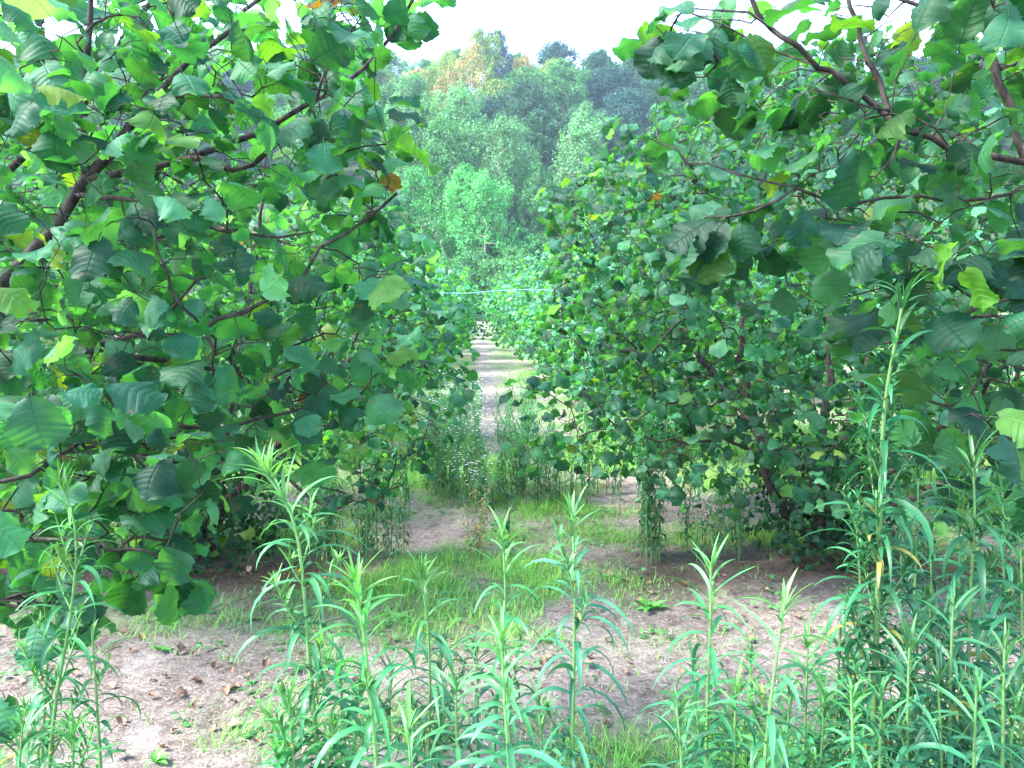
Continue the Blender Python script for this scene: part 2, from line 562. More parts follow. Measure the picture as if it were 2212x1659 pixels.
xs = np.unique(np.round(np.r_[np.arange(-300, -12, 6), np.arange(-12, -5, .5), np.arange(-5, 5, .06), np.arange(5, 12, .5), np.arange(12, 301, 6)], 3))
ys = np.unique(np.round(np.r_[np.arange(-60, -1, 6), np.arange(-1, 1.5, .4), np.arange(1.5, 10, .06), np.arange(10, 30, .5), np.arange(30, 70, 3), np.arange(70, 210, 4), np.arange(210, 1000, 40)], 3))
X, Y = np.meshgrid(xs, ys, indexing='ij')
g, mu = cover(X, Y)
Z = hill_h(X, Y) + .012 * snoise(X * 5, Y * 5, 30) + .03 * snoise(X * .8, Y * .8, 31)
Z = Z + .006 * np.random.RandomState(3).normal(0, 1, X.shape) * (Y < 10)
V = np.stack([X, Y, Z], -1).reshape(-1, 3)
ny = len(ys)
I, J = np.meshgrid(np.arange(len(xs) - 1), np.arange(ny - 1), indexing='ij')
a = (I * ny + J).ravel()
Q = np.stack([a, a + ny, a + ny + 1, a + 1], -1)
forest_floor = (Y > 76).astype(float)
C = np.stack([g, mu, forest_floor], -1).reshape(-1, 3)
m, t, b = new_mat("orchard_soil")
at_ = N(t, "ShaderNodeAttribute", attribute_name="col")
sp = N(t, "ShaderNodeSeparateColor"); t.links.new(at_.outputs["Color"], sp.inputs[0])
tc = N(t, "ShaderNodeTexCoord")
def noise(scale, detail=6, rough=.6, stretch=None):
    n = N(t, "ShaderNodeTexNoise"); n.inputs["Scale"].default_value = scale
    n.inputs["Detail"].default_value = detail; n.inputs["Roughness"].default_value = rough
    if stretch:
        mp = N(t, "ShaderNodeMapping"); mp.inputs["Scale"].default_value = stretch; mp.inputs["Rotation"].default_value = (0, 0, .5)
        t.links.new(tc.outputs["Object"], mp.inputs[0]); t.links.new(mp.outputs[0], n.inputs["Vector"])
    else:
        t.links.new(tc.outputs["Object"], n.inputs["Vector"])
    return n.outputs[0]
def ramp(x, stops):
    r = N(t, "ShaderNodeValToRGB")
    e = r.color_ramp.elements
    while len(e) < len(stops): e.new(.5)
    for k, (p, c) in enumerate(stops):
        e[k].position = p; e[k].color = (*c, 1)
    t.links.new(x, r.inputs[0]); return r.outputs[0]
fine = ramp(noise(70, 8, .75), [(.3, (.105, .086, .08)), (.5, (.31, .27, .255)), (.72, (.53, .48, .46))])
big = ramp(noise(1.6, 4), [(.4, (.82, .80, .80)), (.62, (1.15, 1.12, 1.12))])
soil = mix_n(t, 'MULTIPLY', 1.0, fine, big)
soil = mix_n(t, 'MULTIPLY', 1.0, soil, ramp(noise(14, 7, .7), [(.36, (.55, .52, .50)), (.55, (1.1, 1.08, 1.06))]))  # darker mottling paints fine shadows into the soil colour
sand = ramp(noise(3.1, 5), [(.58, (0, 0, 0)), (.68, (1, 1, 1))])
soil = mix_n(t, 'MIX', math_n(t, 'MULTIPLY', sand, .55), soil, (.50, .46, .45))
mulch = ramp(noise(55, 8, .7), [(.3, (.03, .022, .018)), (.55, (.085, .06, .048)), (.75, (.17, .125, .10))])
green = ramp(noise(45, 8, .7), [(.3, (.05, .13, .035)), (.6, (.14, .31, .07)), (.8, (.28, .40, .15))])
ff = ramp(noise(.5, 6), [(.3, (.02, .035, .015)), (.7, (.05, .08, .03))])
c1 = mix_n(t, 'MIX', sp.outputs[1], soil, mulch)
c2 = mix_n(t, 'MIX', math_n(t, 'MULTIPLY', sp.outputs[0], .8), c1, green)
c3 = mix_n(t, 'MIX', sp.outputs[2], c2, ff)
t.links.new(c3, b.inputs["Base Color"])
b.inputs["Roughness"].default_value = .95
b.inputs["Specular IOR Level"].default_value = .1
bp = N(t, "ShaderNodeBump"); bp.inputs["Strength"].default_value = 1.0; bp.inputs["Distance"].default_value = .035
t.links.new(noise(60, 8, .75), bp.inputs["Height"]); t.links.new(bp.outputs[0], b.inputs["Normal"])
M_SOIL = m
ground = link("ground", mesh_from("ground", V, Q, col=C, mat=M_SOIL))
ground["kind"] = "structure"
# the hillside shares the ground's own sheet

def gz(x, y):
    return hill_h(x, y) + .012 * snoise(x * 5, y * 5, 30) + .03 * snoise(x * .8, y * .8, 31)

# ==================================================================== ribbons: grass, straw, weed leaves
def ribbons(base, az, el, bend, L, W, segs, colr, fold=0.0, prof=None, twist=None):
    """curved blades: base (n,3), heading az, first elevation el, total bend (rad, downwards), length, width"""
    n = len(L)
    t = np.linspace(0, 1, segs + 1)
    if prof is None: prof = lambda t: (1 - t) ** .8
    hd = np.stack([np.cos(az), np.sin(az), np.zeros(n)], -1)
    sd_ = np.stack([-np.sin(az), np.cos(az), np.zeros(n)], -1)
    e = el[:, None] - bend[:, None] * (t[None, 1:] - .5 / segs)
    dr = np.cumsum(np.cos(e) / segs, 1); dz = np.cumsum(np.sin(e) / segs, 1)
    dr = np.c_[np.zeros(n), dr] * L[:, None]; dz = np.c_[np.zeros(n), dz] * L[:, None]
    C = base[:, None] + hd[:, None] * dr[..., None]; C[..., 2] += dz
    wv = prof(t)[None] * W[:, None] * .5
    ee = np.c_[el, e]
    up = -np.sin(ee)[..., None] * hd[:, None] + 0; up[..., 2] += np.cos(ee)
    if twist is None: twist = np.zeros(n)
    s3 = sd_[:, None] * np.cos(twist)[:, None, None] + up * np.sin(twist)[:, None, None]
    if fold:
        cols = [C - s3 * wv[..., None] + up * (wv * fold)[..., None], C, C + s3 * wv[..., None] + up * (wv * fold)[..., None]]
    else:
        cols = [C - s3 * wv[..., None], C + s3 * wv[..., None]]
    m = len(cols)
    V = np.stack(cols, 2).reshape(-1, 3)
    per = (segs + 1) * m
    q = [(i * m + j, i * m + j + 1, (i + 1) * m + j + 1, (i + 1) * m + j) for i in range(segs) for j in range(m - 1)]
    Q = (np.array(q)[None] + (np.arange(n) * per)[:, None, None]).reshape(-1, 4)
    return V, Q, np.repeat(colr, per, 0)

# --- grass as stuff
R = np.random.RandomState(11)
def scatter(n, x0, x1, y0, y1, dens, rnd, px=None):
    x = rnd.uniform(x0, x1, n); y = y0 + (y1 - y0) * rnd.rand(n) ** 1.2
    k = (np.abs(x) < .80 * y + .5) & (rnd.rand(n) < dens(x, y))
    return x[k], y[k]
gx, gy = scatter(150000, -6.5, 6.5, 2.2, 9.5, lambda x, y: np.clip(cover(x, y)[0] ** 1.1 * 1.1, 0, 1) + .02, R)
rep = 4
gx = np.repeat(gx, rep) + R.normal(0, .02, len(gx) * rep); gy = np.repeat(gy, rep) + R.normal(0, .02, len(gy) * rep)
n = len(gx)
tall = cover(gx, gy)[0]
L = R.uniform(.03, .13, n) * (.6 + .7 * tall)
gc = np.array([.15, .38, .09]) * R.uniform(.6, 1.4, (n, 1)) * (1 + R.normal(0, .1, (n, 3)))
dry = R.rand(n) < .16
gc[dry] = np.array([.36, .31, .18]) * R.uniform(.6, 1.2, (dry.sum(), 1))
Vg, Qg, Cg = ribbons(np.stack([gx, gy, gz(gx, gy) - .004], -1), R.uniform(0, 6.28, n), R.uniform(.7, 1.5, n), R.uniform(.2, 1.6, n), L, R.uniform(.002, .0045, n), 3, np.clip(gc, 0, 1))
o = link("grass", mesh_from("grass", Vg, Qg, col=Cg, mat=M_GRASS))
tag(o, "short green grass growing in patches between the hazel rows", "grass", kind="stuff")
# grass and low plants farther along the lane
gx = R.uniform(-14, 14, 9000); gy = 9.5 + 30 * R.rand(9000) ** 1.6
k = R.rand(len(gx)) < cover(gx, gy)[0]
gx = np.repeat(gx[k], 3) + R.normal(0, .05, k.sum() * 3); gy = np.repeat(gy[k], 3) + R.normal(0, .05, k.sum() * 3); n = len(gx)
gc = np.array([.16, .33, .09]) * R.uniform(.6, 1.4, (n, 1)) * (1 + R.normal(0, .1, (n, 3)))
Vg, Qg, Cg = ribbons(np.stack([gx, gy, gz(gx, gy) - .01], -1), R.uniform(0, 6.28, n), R.uniform(.7, 1.5, n), R.uniform(.2, 1.2, n), R.uniform(.06, .2, n), R.uniform(.008, .018, n), 2, np.clip(gc, 0, 1))
o = link("grass", mesh_from("grass_far", Vg, Qg, col=Cg, mat=M_GRASS))
tag(o, "green grass under the farther hazel trees beyond the weeds", "grass", kind="stuff")
# --- dry cut straw litter
gx, gy = scatter(150000, -5.5, 5.5, 2.2, 7.2, lambda x, y: np.clip(1.0 - cover(x, y)[0] * .9, .05, 1) * .62, R)
n = len(gx)
mul = cover(gx, gy)[1]
k = R.rand(n)[:, None]
sc = (np.array([.47, .41, .38]) * k + np.array([.15, .12, .115]) * (1 - k)) * R.uniform(.7, 1.15, (n, 1))
sc = sc * (1 - .62 * mul[:, None]) + np.array([.02, .0, .0])
Vg, Qg, Cg = ribbons(np.stack([gx, gy, gz(gx, gy) + R.uniform(-.002, .012, n)], -1), R.uniform(0, 6.28, n), R.normal(.05, .18, n), R.uniform(-.2, .5, n), R.uniform(.012, .042, n), R.uniform(.001, .0026, n), 2, np.clip(sc, 0, 1), twist=R.uniform(-.8, .8, n), prof=lambda t: 1 - .3 * t)
o = link("straw_litter", mesh_from("straw_litter", Vg, Qg, col=Cg, mat=M_STRAW))
tag(o, "dry greyish straw litter strewn over the bare soil", "straw", kind="stuff")
# --- small low broad-leaved plants
gx, gy = scatter(2600, -5, 5, 2.3, 6.6, lambda x, y: .10 + .75 * cover(x, y)[0], R)
rep = 7
cx = np.repeat(gx, rep); cy = np.repeat(gy, rep); n = len(cx)
az = R.uniform(0, 6.28, n); rr = R.uniform(.005, .05, n)
gc = np.array([.075, .22, .075]) * R.uniform(.6, 1.45, (n, 1))
pos = np.stack([cx + np.cos(az) * rr, cy + np.sin(az) * rr, gz(cx, cy) + R.uniform(.004, .04, n)], -1)
tl = hazel_template(3, 2, np.random.RandomState(2), petiole=False, droop=.4)
V_, Q_, U_, C_ = place_leaves([tl], pos, np.stack([np.cos(az), np.sin(az), R.uniform(-.1, .5, n)], -1), np.stack([R.normal(0, .3, n), R.normal(0, .3, n), np.ones(n)], -1), R.uniform(.012, .035, n), gc, R)
o = link("ground_cover", mesh_from("ground_cover", V_, Q_, U_, C_, M_GRASS))
tag(o, "small round-leaved creeping plants dotted over the soil", "ground cover", kind="stuff")
# --- fallen brown leaves, each its own object
fall = []
for k in range(7):
    V, Q_, uv = hazel_template(6, 4, np.random.RandomState(40 + k), petiole=True, droop=R.uniform(-1.6, 1.6))
    V = V.copy(); V[:, 2] += .5 * V[:, 0] ** 2 * (1 + k * .2); V[:, 2] += R.normal(0, .05, len(V)); V[:, 0] *= .8; V[:, 2] -= V[:, 2].min(); V[:, 1] -= .35
    c = np.array([(.22, .12, .075), (.26, .15, .09), (.15, .085, .06), (.32, .21, .13), (.12, .07, .05), (.24, .14, .09), (.19, .11, .08)][k])
    fall.append(mesh_from("fallen_leaf", V, Q_, uv, np.tile(c, (len(V), 1)), M_STRAW))
spots = [(500, 1430), (540, 1450), (470, 1440), (590, 1460), (415, 1520), (505, 1445), (395, 1410), (350, 1450), (325, 1465), (410, 1405), (500, 1560), (545, 1305),
         (470, 1570), (430, 1455), (490, 1480), (1240, 1305), (1215, 1395), (1230, 1400), (1310, 1375), (1250, 1530), (1020, 1440), (150, 1450), (95, 1560), (60, 1590), (30, 1600), (250, 1640), (560, 1600)]
fl = []
for (px, py) in spots: fl.append(gnd(px + R.normal(0, 5), py + R.normal(0, 5)))
while len(fl) < 150:
    p = gnd(R.uniform(0, 2212), R.choice([R.uniform(1300, 1650), R.uniform(1222, 1300)]))
    if cover(p[0], p[1])[0] < .5: fl.append(p)
for k, p in enumerate(fl):
    o = link("fallen_leaf", fall[k % 7], None, (p[0], p[1], gz(p[0], p[1]) + .004))
    o.rotation_euler = (R.normal(0, .3), R.normal(0, .3), R.uniform(0, 6.28))
    s = R.uniform(.026, .048); o.scale = (s, s, s)
    tag(o, "curled dry brown leaf lying on the strawy soil", "leaf", "dry leaves fallen on the soil")

# ==================================================================== hazels of the orchard
def inside(poly, x, y):
    c = np.zeros(len(x), bool); j = len(poly) - 1
    for i in range(len(poly)):
        xi, yi = poly[i]; xj, yj = poly[j]
        c ^= ((yi > y) != (yj > y)) & (x < (xj - xi) * (y - yi) / (yj - yi + 1e-9) + xi)
        j = i
    return c
OUT_R = np.array([(4000, -200), (2250, 20), (1950, 40), (1820, 80), (1700, 100), (1620, 140), (1560, 200), (1490, 250), (1440, 185), (1400, 190), (1390, 280), (1330, 235), (1290, 300), (1240, 370), (1200, 400), (1165, 385), (1145, 400), (1180, 500), (1165, 560), (1185, 640), (1165, 720), (1120, 780), (1075, 830), (1065, 880), (1085, 960), (1110, 1020), (1200, 1060), (1260, 1040), (1350, 1020), (1440, 1090), (1560, 1130), (4000, 1300)], float)
OUT_L = np.array([(-4000, -200), (0, 250), (400, 330), (650, 380), (860, 400), (890, 470), (940, 480), (950, 540), (925, 600), (985, 660), (990, 700), (1025, 740), (1036, 800), (1030, 870), (990, 900), (975, 960), (930, 980), (935, 1040), (860, 1070), (800, 1120), (600, 1120), (300, 1250), (-4000, 1300)], float)

def crown_attractors(rnd, n, c, rad, lump=.18, inner=.5, zmin=.45, shoots=0, keep=None, flat=.6):
    out = []
    ph = rnd.uniform(0, 6.28, 6)
    while len(out) < n:
        v = unit(rnd.normal(0, 1, 3))
        if v[2] < -flat: continue
        l = 1 + lump * (math.sin(3 * math.atan2(v[1], v[0]) + ph[0]) + math.sin(5 * math.atan2(v[1], v[0]) + 4 * v[2] + ph[1]) + math.sin(7 * v[2] + ph[2])) / 1.6
        r = (inner + (1 - inner) * rnd.rand() ** .6) * l
        p = c + v * rad * r
        if p[2] < zmin: continue
        if keep is not None and not keep(p): continue
        out.append(p)
    for _ in range(shoots):
        a = rnd.uniform(0, 6.28); q = rnd.uniform(.2, .95)
        p = c + np.array([math.cos(a) * rad[0] * q, math.sin(a) * rad[1] * q, rad[2] * math.sqrt(1 - q * q) + rnd.uniform(.1, .4)])
        if keep is None or keep(p): out.append(p)
    return out

def vase_limbs(sk, rnd, n, spread, height, r0=.026, z0=.12):
    for k in range(n):
        a = 2 * math.pi * (k + rnd.uniform(-.3, .3)) / n
        o = np.array([math.cos(a), math.sin(a), 0])
        f = rnd.uniform(.6, 1.0)
        pts = [np.array([0, 0, z0]) + o * .05, o * .25 * spread * f + [0, 0, .2 * height + .15], o * .6 * spread * f + [0, 0, .5 * height], o * .8 * spread * f + [0, 0, .78 * height]]
        sk.polyline(pts, r0 * rnd.uniform(.8, 1.1), .006, limb=k + 1, par=0, rnd=rnd, wob=.012)

# --- two hazels flanking the lane in the middle distance
def mid_hazel(base, seed, label, limbs, c, rad, n, keep=None, shoots=26, extra=(), prune=None, bright=1.0, yellow=.008, brown=.002):
    rnd = np.random.RandomState(seed)
    sk = Skel()
    sk.polyline([np.array([0, 0, -.08]), np.array([.01, 0, .05]), np.array([.02, 0, .22])], .06, .05, limb=0, rnd=rnd)
    for k, (pts, r0, r1) in enumerate(limbs):
        sk.polyline([np.asarray(p) for p in pts], r0, r1, limb=k + 1, par=sk.nearest(np.asarray(pts[0])), rnd=rnd, wob=.01)
    att = crown_attractors(rnd, n, np.array(c), np.array(rad), keep=keep, shoots=shoots, flat=.85, zmin=.40) + [np.array(e) for e in extra]
    A = np.array(sk.P)
    if prune is not None:
        att_ = np.array(att); x_, y_ = proj(att_ + np.array([base[0], base[1], 0]))
        att = [p for p, f in zip(att, inside(prune, x_, y_)) if f]
    att.sort(key=lambda p: np.min(np.linalg.norm(A - p, axis=1)))
    recs = []
    for p in att:
        recs += twig_leaves(sk, sk.twig(p, rnd), rnd, spacing=.046, reach=.42)
    if prune is not None:
        B = np.array([base[0], base[1], 0])
        x_, y_ = proj(np.array([q[0] + q[1] * .05 for q in recs]) + B)
        recs = [q for q, f in zip(recs, inside(prune, x_, y_)) if f]
    root = thing("hazel_tree", label, "tree", (base[0], base[1], gz(base[0], base[1])))
    names = {0: "trunk"}
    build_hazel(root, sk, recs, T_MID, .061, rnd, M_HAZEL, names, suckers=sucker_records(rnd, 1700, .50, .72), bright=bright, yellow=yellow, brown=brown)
    return root

RB = np.array([2.0, 4.95, 0]); LB = np.array([-1.98, 4.85, 0])
def rel(px, py, Y, B): return at(px, py, Y) - B
R_limbs = [([rel(1745, 1150, 4.9, RB), rel(1694, 1100, 4.85, RB), rel(1655, 1022, 4.8, RB), rel(1640, 930, 4.75, RB), rel(1600, 780, 4.7, RB), rel(1590, 600, 4.8, RB), rel(1500, 420, 4.9, RB)], .034, .008),
           ([rel(1900, 1100, 4.9, RB), rel(1990, 1068, 4.9, RB), rel(2060, 1020, 4.9, RB), rel(2150, 900, 4.9, RB), rel(2250, 700, 5, RB)], .03, .010),
           ([(0.02, .02, .3), (.05, .1, .8), rel(1790, 800, 5.1, RB), rel(1780, 550, 5.2, RB), rel(1760, 300, 5.2, RB)], .034, .008),
           ([(-.08, .1, .35), (-.4, .5, .9), (-.8, 1., 1.5), (-1.1, 1.3, 2.2)], .03, .007),
           ([(.08, .1, .35), (.5, .6, 1.), (.9, 1., 1.8), (1., 1.2, 2.5)], .03, .007),
           ([rel(1640, 975, 4.8, RB), rel(1560, 950, 4.6, RB), rel(1450, 950, 4.4, RB), rel(1340, 930, 4.3, RB)], .014, .004),
           ([(.1, -.1, .3), (.4, -.5, .8), (.6, -.9, 1.3), (.7, -1.2, 1.9)], .028, .006)]
mid_hazel(RB, 3, "full rounded hazel tree beside the lane, its dark leafy foot standing on bare brown soil", R_limbs,
          prune=OUT_R, bright=.84, c=(-.12, 0, 1.78), rad=(2.02, 1.95, 1.66), n=5800,
          keep=lambda p: (p[2] > .5 or abs(p[0]) > .6 or p[1] > .5), shoots=40,
          extra=[rel(1165, 400, 4.9, RB), rel(1235, 385, 5., RB), rel(1250, 560, 4.6, RB), rel(1325, 255, 5., RB), rel(1425, 200, 5.1, RB), rel(1160, 480, 4.9, RB), rel(1200, 520, 4.7, RB), rel(1290, 330, 5, RB), rel(1380, 290, 5, RB),
                 rel(1460, 230, 5.2, RB), rel(1560, 200, 5.2, RB), rel(1250, 1000, 4.4, RB), rel(1600, 1120, 4.5, RB), rel(1590, 1090, 4.5, RB), rel(1080, 850, 4.5, RB)])
L_limbs = [([rel(440, 1140, 4.8, LB), rel(500, 1070, 4.7, LB), rel(600, 960, 4.6, LB), rel(720, 820, 4.6, LB), rel(800, 650, 4.7, LB)], .034, .008),
           ([(-.05, .1, .3), (-.3, .3, .9), (-.7, .6, 1.7), (-.9, .8, 2.4)], .032, .008),
           ([(.02, .05, .3), (.1, .3, 1.0), (.2, .5, 1.8), (.3, .6, 2.7)], .034, .008),
           ([(.1, .1, .3), (.6, .6, .8), (1.1, 1., 1.4), (1.4, 1.2, 2.1)], .03, .007),
           ([rel(700, 1090, 4.6, LB), rel(760, 1075, 4.5, LB), rel(870, 1040, 4.4, LB)], .012, .004),
           ([(-.1, -.1, .3), (-.5, -.5, .8), (-.8, -.9, 1.3), (-1., -1.1, 1.9)], .028, .006)]
mid_hazel(LB, 7, "broad hazel tree behind the nearest one, on the side of the lane", L_limbs,
          prune=OUT_L, c=(.0, 0, 1.72), rad=(1.95, 1.9, 1.58), n=5000, shoots=30,
          extra=[rel(900, 480, 4.9, LB), rel(870, 560, 4.8, LB), rel(940, 520, 5, LB), rel(1000, 700, 4.9, LB), rel(1025, 780, 4.8, LB), rel(1020, 860, 4.7, LB), rel(880, 1060, 4.4, LB), rel(800, 1080, 4.5, LB)],
          yellow=.012, brown=.003)

# --- farther hazels: four grown kinds, copied along the rows
protos = []
for k in range(4):
    rnd = np.random.RandomState(60 + k)
    sk = Skel()
    sk.polyline([np.array([0, 0, -.08]), np.array([0, 0, .1]), np.array([0.01, 0, .25])], .06, .05, limb=0)
    vase_limbs(sk, rnd, 6, 1.35, 2.2)
    recs = []
    att = crown_attractors(rnd, 1500, np.array([0, 0, 1.55]), np.array([1.78, 1.78, 1.32]), shoots=24, inner=.6, flat=.97, zmin=.14)
    A = np.array(sk.P)
    att.sort(key=lambda p: np.min(np.linalg.norm(A - p, axis=1)))
    for p in att:
        recs += twig_leaves(sk, sk.twig(p, rnd, step=.12), rnd, spacing=.06, reach=.42)
    root = thing("hazel_tree", "", "tree", (0, 0, 0))
    build_hazel(root, sk, recs, T_LOW, .105, rnd, M_HAZEL_FAR, {0: "trunk"}, min_r=.003, bright=1.25 + .12 * k)  # raised bright puts the paling by haze into leaf colour
    protos.append(root)
used = set()
rnd = np.random.RandomState(77)
ordw = ["second", "third", "fourth", "fifth", "sixth", "seventh", "eighth", "ninth", "tenth", "eleventh", "twelfth", "thirteenth", "fourteenth", "fifteenth", "sixteenth", "seventeenth"]
k = 0
def put_hazel(x, y, label, sc=1.0, group=None):
    global k
    j = k % 4; k += 1
    s = (sc * rnd.uniform(.92, 1.05), sc * rnd.uniform(.92, 1.05), sc * rnd.uniform(.93, 1.08))
    rz = rnd.uniform(0, 6.28)
    if j not in used:
        used.add(j); o = protos[j]; o.location = (x, y, gz(x, y)); o.rotation_euler = (0, 0, rz); o.scale = s; o["label"] = label
    else:
        o = copy_thing(protos[j], (x, y, gz(x, y)), rz, s, label)
    if group: o["group"] = group
yy = 8.5; i = 0
while yy < 62 and i < 15:
    for sgn, nm, off in ((-1, "left", 1.93), (1, "right", 1.92)):
        sc = .88 if yy < 17 else .96
        off = 2.14 if yy < 17 else 1.84
        put_hazel(lane(yy) + sgn * (off + .012 * max(0, yy - 17)), yy + rnd.uniform(-.3, .3), f"{ordw[i + 0]} hazel from the viewer in the row on the {nm} of the lane" if i else f"hazel just behind the front one in the row on the {nm} side of the lane", sc, "hazels lining the lane")
    yy += 3.6 if i < 5 else 4.4; i += 1
for sgn, nm in ((-1, "left"), (1, "right")):
    for q, y in enumerate((5.2, 8.8, 12.4, 16.5, 21, 27)):
        put_hazel(lane(y) + sgn * 6.1, y, f"{['nearest'] [0] if q == 0 else ordw[q - 1]} hazel of the outer {nm} row, glimpsed behind the front trees", 1.0, "hazels of the outer rows")

# ==================================================================== the nearest hazels, whose branches hang into view
def near_hazel(label, base, limbs, clusters, seed, keep=None, special=(), dens=1.0, bare=0, bright=1.0):
    rnd = np.random.RandomState(seed)
    sk = Skel()
    sk.polyline([base + [0, 0, -.05], base + [0, 0, .15], base + [0, 0, .35]], .07, .06, limb=0, rnd=rnd)
    for k, (src, pts, r0, r1) in enumerate(limbs):
        P = [at(*p) for p in pts]
        if src is None:                      # rises from the stool
            b0 = base + [0, 0, .35]
            midp = (b0 * .55 + P[0] * .45) + [0, 0, -.10]
            sk.polyline([midp] + P, r0, r1, limb=k + 1, par=sk.nearest(b0, 0), rnd=rnd, wob=.006)
        else:
            sk.polyline(P, r0, r1, limb=src, par=sk.nearest(P[0], src), rnd=rnd, wob=.004)
    att = []
    for (cx, cy, rx, ry, Y0, Y1, n) in clusters:
        c = 0; n = int(n * dens)
        while c < n:
            u = rnd.uniform(-1, 1, 2)
            if u @ u > 1: continue
            p = at(cx + u[0] * rx, cy + u[1] * ry, rnd.uniform(max(Y0, 1.42) if base[0] < 0 else Y0, Y1 + .15)); c += 1
            if keep is None or keep(*[np.atleast_1d(q) for q in proj(p)], np.atleast_2d(p))[0]: att.append(p)
    A = np.array(sk.P)
    att.sort(key=lambda p: np.min(np.linalg.norm(A - p, axis=1)))
    recs = []
    for p in att:
        ids = sk.twig(p, rnd, sag=.10)
        if rnd.rand() >= bare: recs += twig_leaves(sk, ids, rnd, spacing=.052, reach=.34)
    pos = np.array([q[0] + q[1] * .05 for q in recs])
    x_, y_ = proj(pos)
    if keep is not None:
        kk = keep(x_, y_, pos)
        recs = [q for q, f in zip(recs, kk) if f]
    for (px, py, Y, tx, ty, tz) in special:
        recs.append((at(px, py, Y + (.22 if Y < 1.3 else 0)), unit([tx, ty, tz]), np.array([0, -.55, 1.0]) + rnd.normal(0, .15, 3)))
    root = thing("hazel_tree", label, "tree", tuple(base))
    build_hazel(root, sk, recs, T_HI, .068, rnd, M_HAZEL, {0: "trunk"}, base=base, yellow=.012, brown=.001, bright=bright)
    print("near hazel leaves", len(recs), "nodes", len(sk.P))
    return root

lim_L = [
    (None, [(-60, 700, 1.75), (58, 570, 1.8), (117, 488, 1.85), (187, 390, 1.9), (265, 281, 1.9), (308, 218, 1.9), (332, 187, 1.9), (335, 148, 1.9), (363, 70, 1.92), (386, 20, 1.95), (410, -120, 2.0)], .024, .010),
    (1, [(187, 390, 1.9), (183, 254, 1.85), (185, 129, 1.8), (195, 39, 1.8), (199, -60, 1.8)], .010, .006),
    (1, [(187, 390, 1.9), (312, 371, 1.9), (398, 343, 1.9), (421, 339, 1.9), (468, 359, 1.9), (507, 367, 1.9), (546, 357, 1.9), (605, 304, 1.9), (655, 269, 1.9), (683, 226, 1.9), (698, 187, 1.9), (702, 148, 1.9), (733, 109, 1.9)], .010, .003),
    (1, [(398, 343, 1.9), (460, 324, 2.), (546, 296, 2.05), (605, 265, 2.1), (663, 238, 2.1), (780, 150, 2.15), (850, 70, 2.2), (905, -10, 2.2), (940, -90, 2.2)], .009, .004),
    (1, [(332, 215, 1.9), (400, 200, 1.85), (480, 207, 1.8), (538, 242, 1.8), (605, 269, 1.8)], .007, .003),
    (1, [(160, 420, 1.88), (265, 429, 1.85), (340, 441, 1.8), (390, 460, 1.8), (468, 495, 1.8), (546, 511, 1.8), (605, 515, 1.8), (680, 500, 1.8)], .008, .003),
    (1, [(280, 260, 1.9), (420, 130, 2.05), (500, 60, 2.1), (560, 0, 2.2), (600, -60, 2.2)], .009, .005),
    (None, [(-80, 790, 1.7), (0, 770, 1.7), (100, 774, 1.7), (150, 764, 1.7), (194, 755, 1.7), (219, 739, 1.7), (312, 733, 1.7), (375, 724, 1.7), (437, 711, 1.7), (478, 689, 1.7), (515, 667, 1.7), (594, 630, 1.75), (644, 605, 1.8), (702, 538, 1.85), (741, 499, 1.9), (800, 460, 1.9), (858, 417, 1.9)], .014, .0035),
    (8, [(312, 733, 1.7), (350, 690, 1.7), (380, 650, 1.7), (420, 610, 1.7)], .006, .003),
    (8, [(219, 745, 1.7), (290, 770, 1.75), (400, 790, 1.8), (519, 808, 1.9), (620, 752, 2.0), (700, 720, 2.0)], .008, .003),
    (None, [(-60, 940, 1.6), (60, 930, 1.7), (175, 900, 1.75), (260, 877, 1.8), (400, 930, 1.8), (541, 914, 1.8), (584, 896, 1.8), (640, 889, 1.85), (680, 872, 1.9), (780, 850, 1.9)], .012, .003),
    (None, [(-60, 1060, 1.6), (60, 1010, 1.6), (180, 955, 1.7), (330, 990, 1.7), (450, 1010, 1.7), (520, 1050, 1.7)], .011, .003),
    (None, [(-80, 1210, 1.5), (60, 1170, 1.5), (206, 1166, 1.5), (241, 1179, 1.5), (292, 1179, 1.5), (318, 1196, 1.5), (352, 1200, 1.5), (365, 1222, 1.5), (387, 1243, 1.5), (412, 1252, 1.5)], .009, .0022),
    (None, [(-250, 500, 1.6), (-150, 250, 1.6), (-60, 50, 1.6), (20, -150, 1.7)], .022, .012),
    (None, [(-150, 560, 2.2), (50, 350, 2.4), (250, 100, 2.5), (420, -100, 2.6)], .018, .008),
    (None, [(-100, 700, 2.2), (200, 600, 2.5), (450, 450, 2.7), (700, 350, 2.8)], .014, .006),
    (None, [(-80, 1320, 1.5), (20, 1300, 1.5), (120, 1310, 1.5), (200, 1290, 1.5)], .008, .002),
]
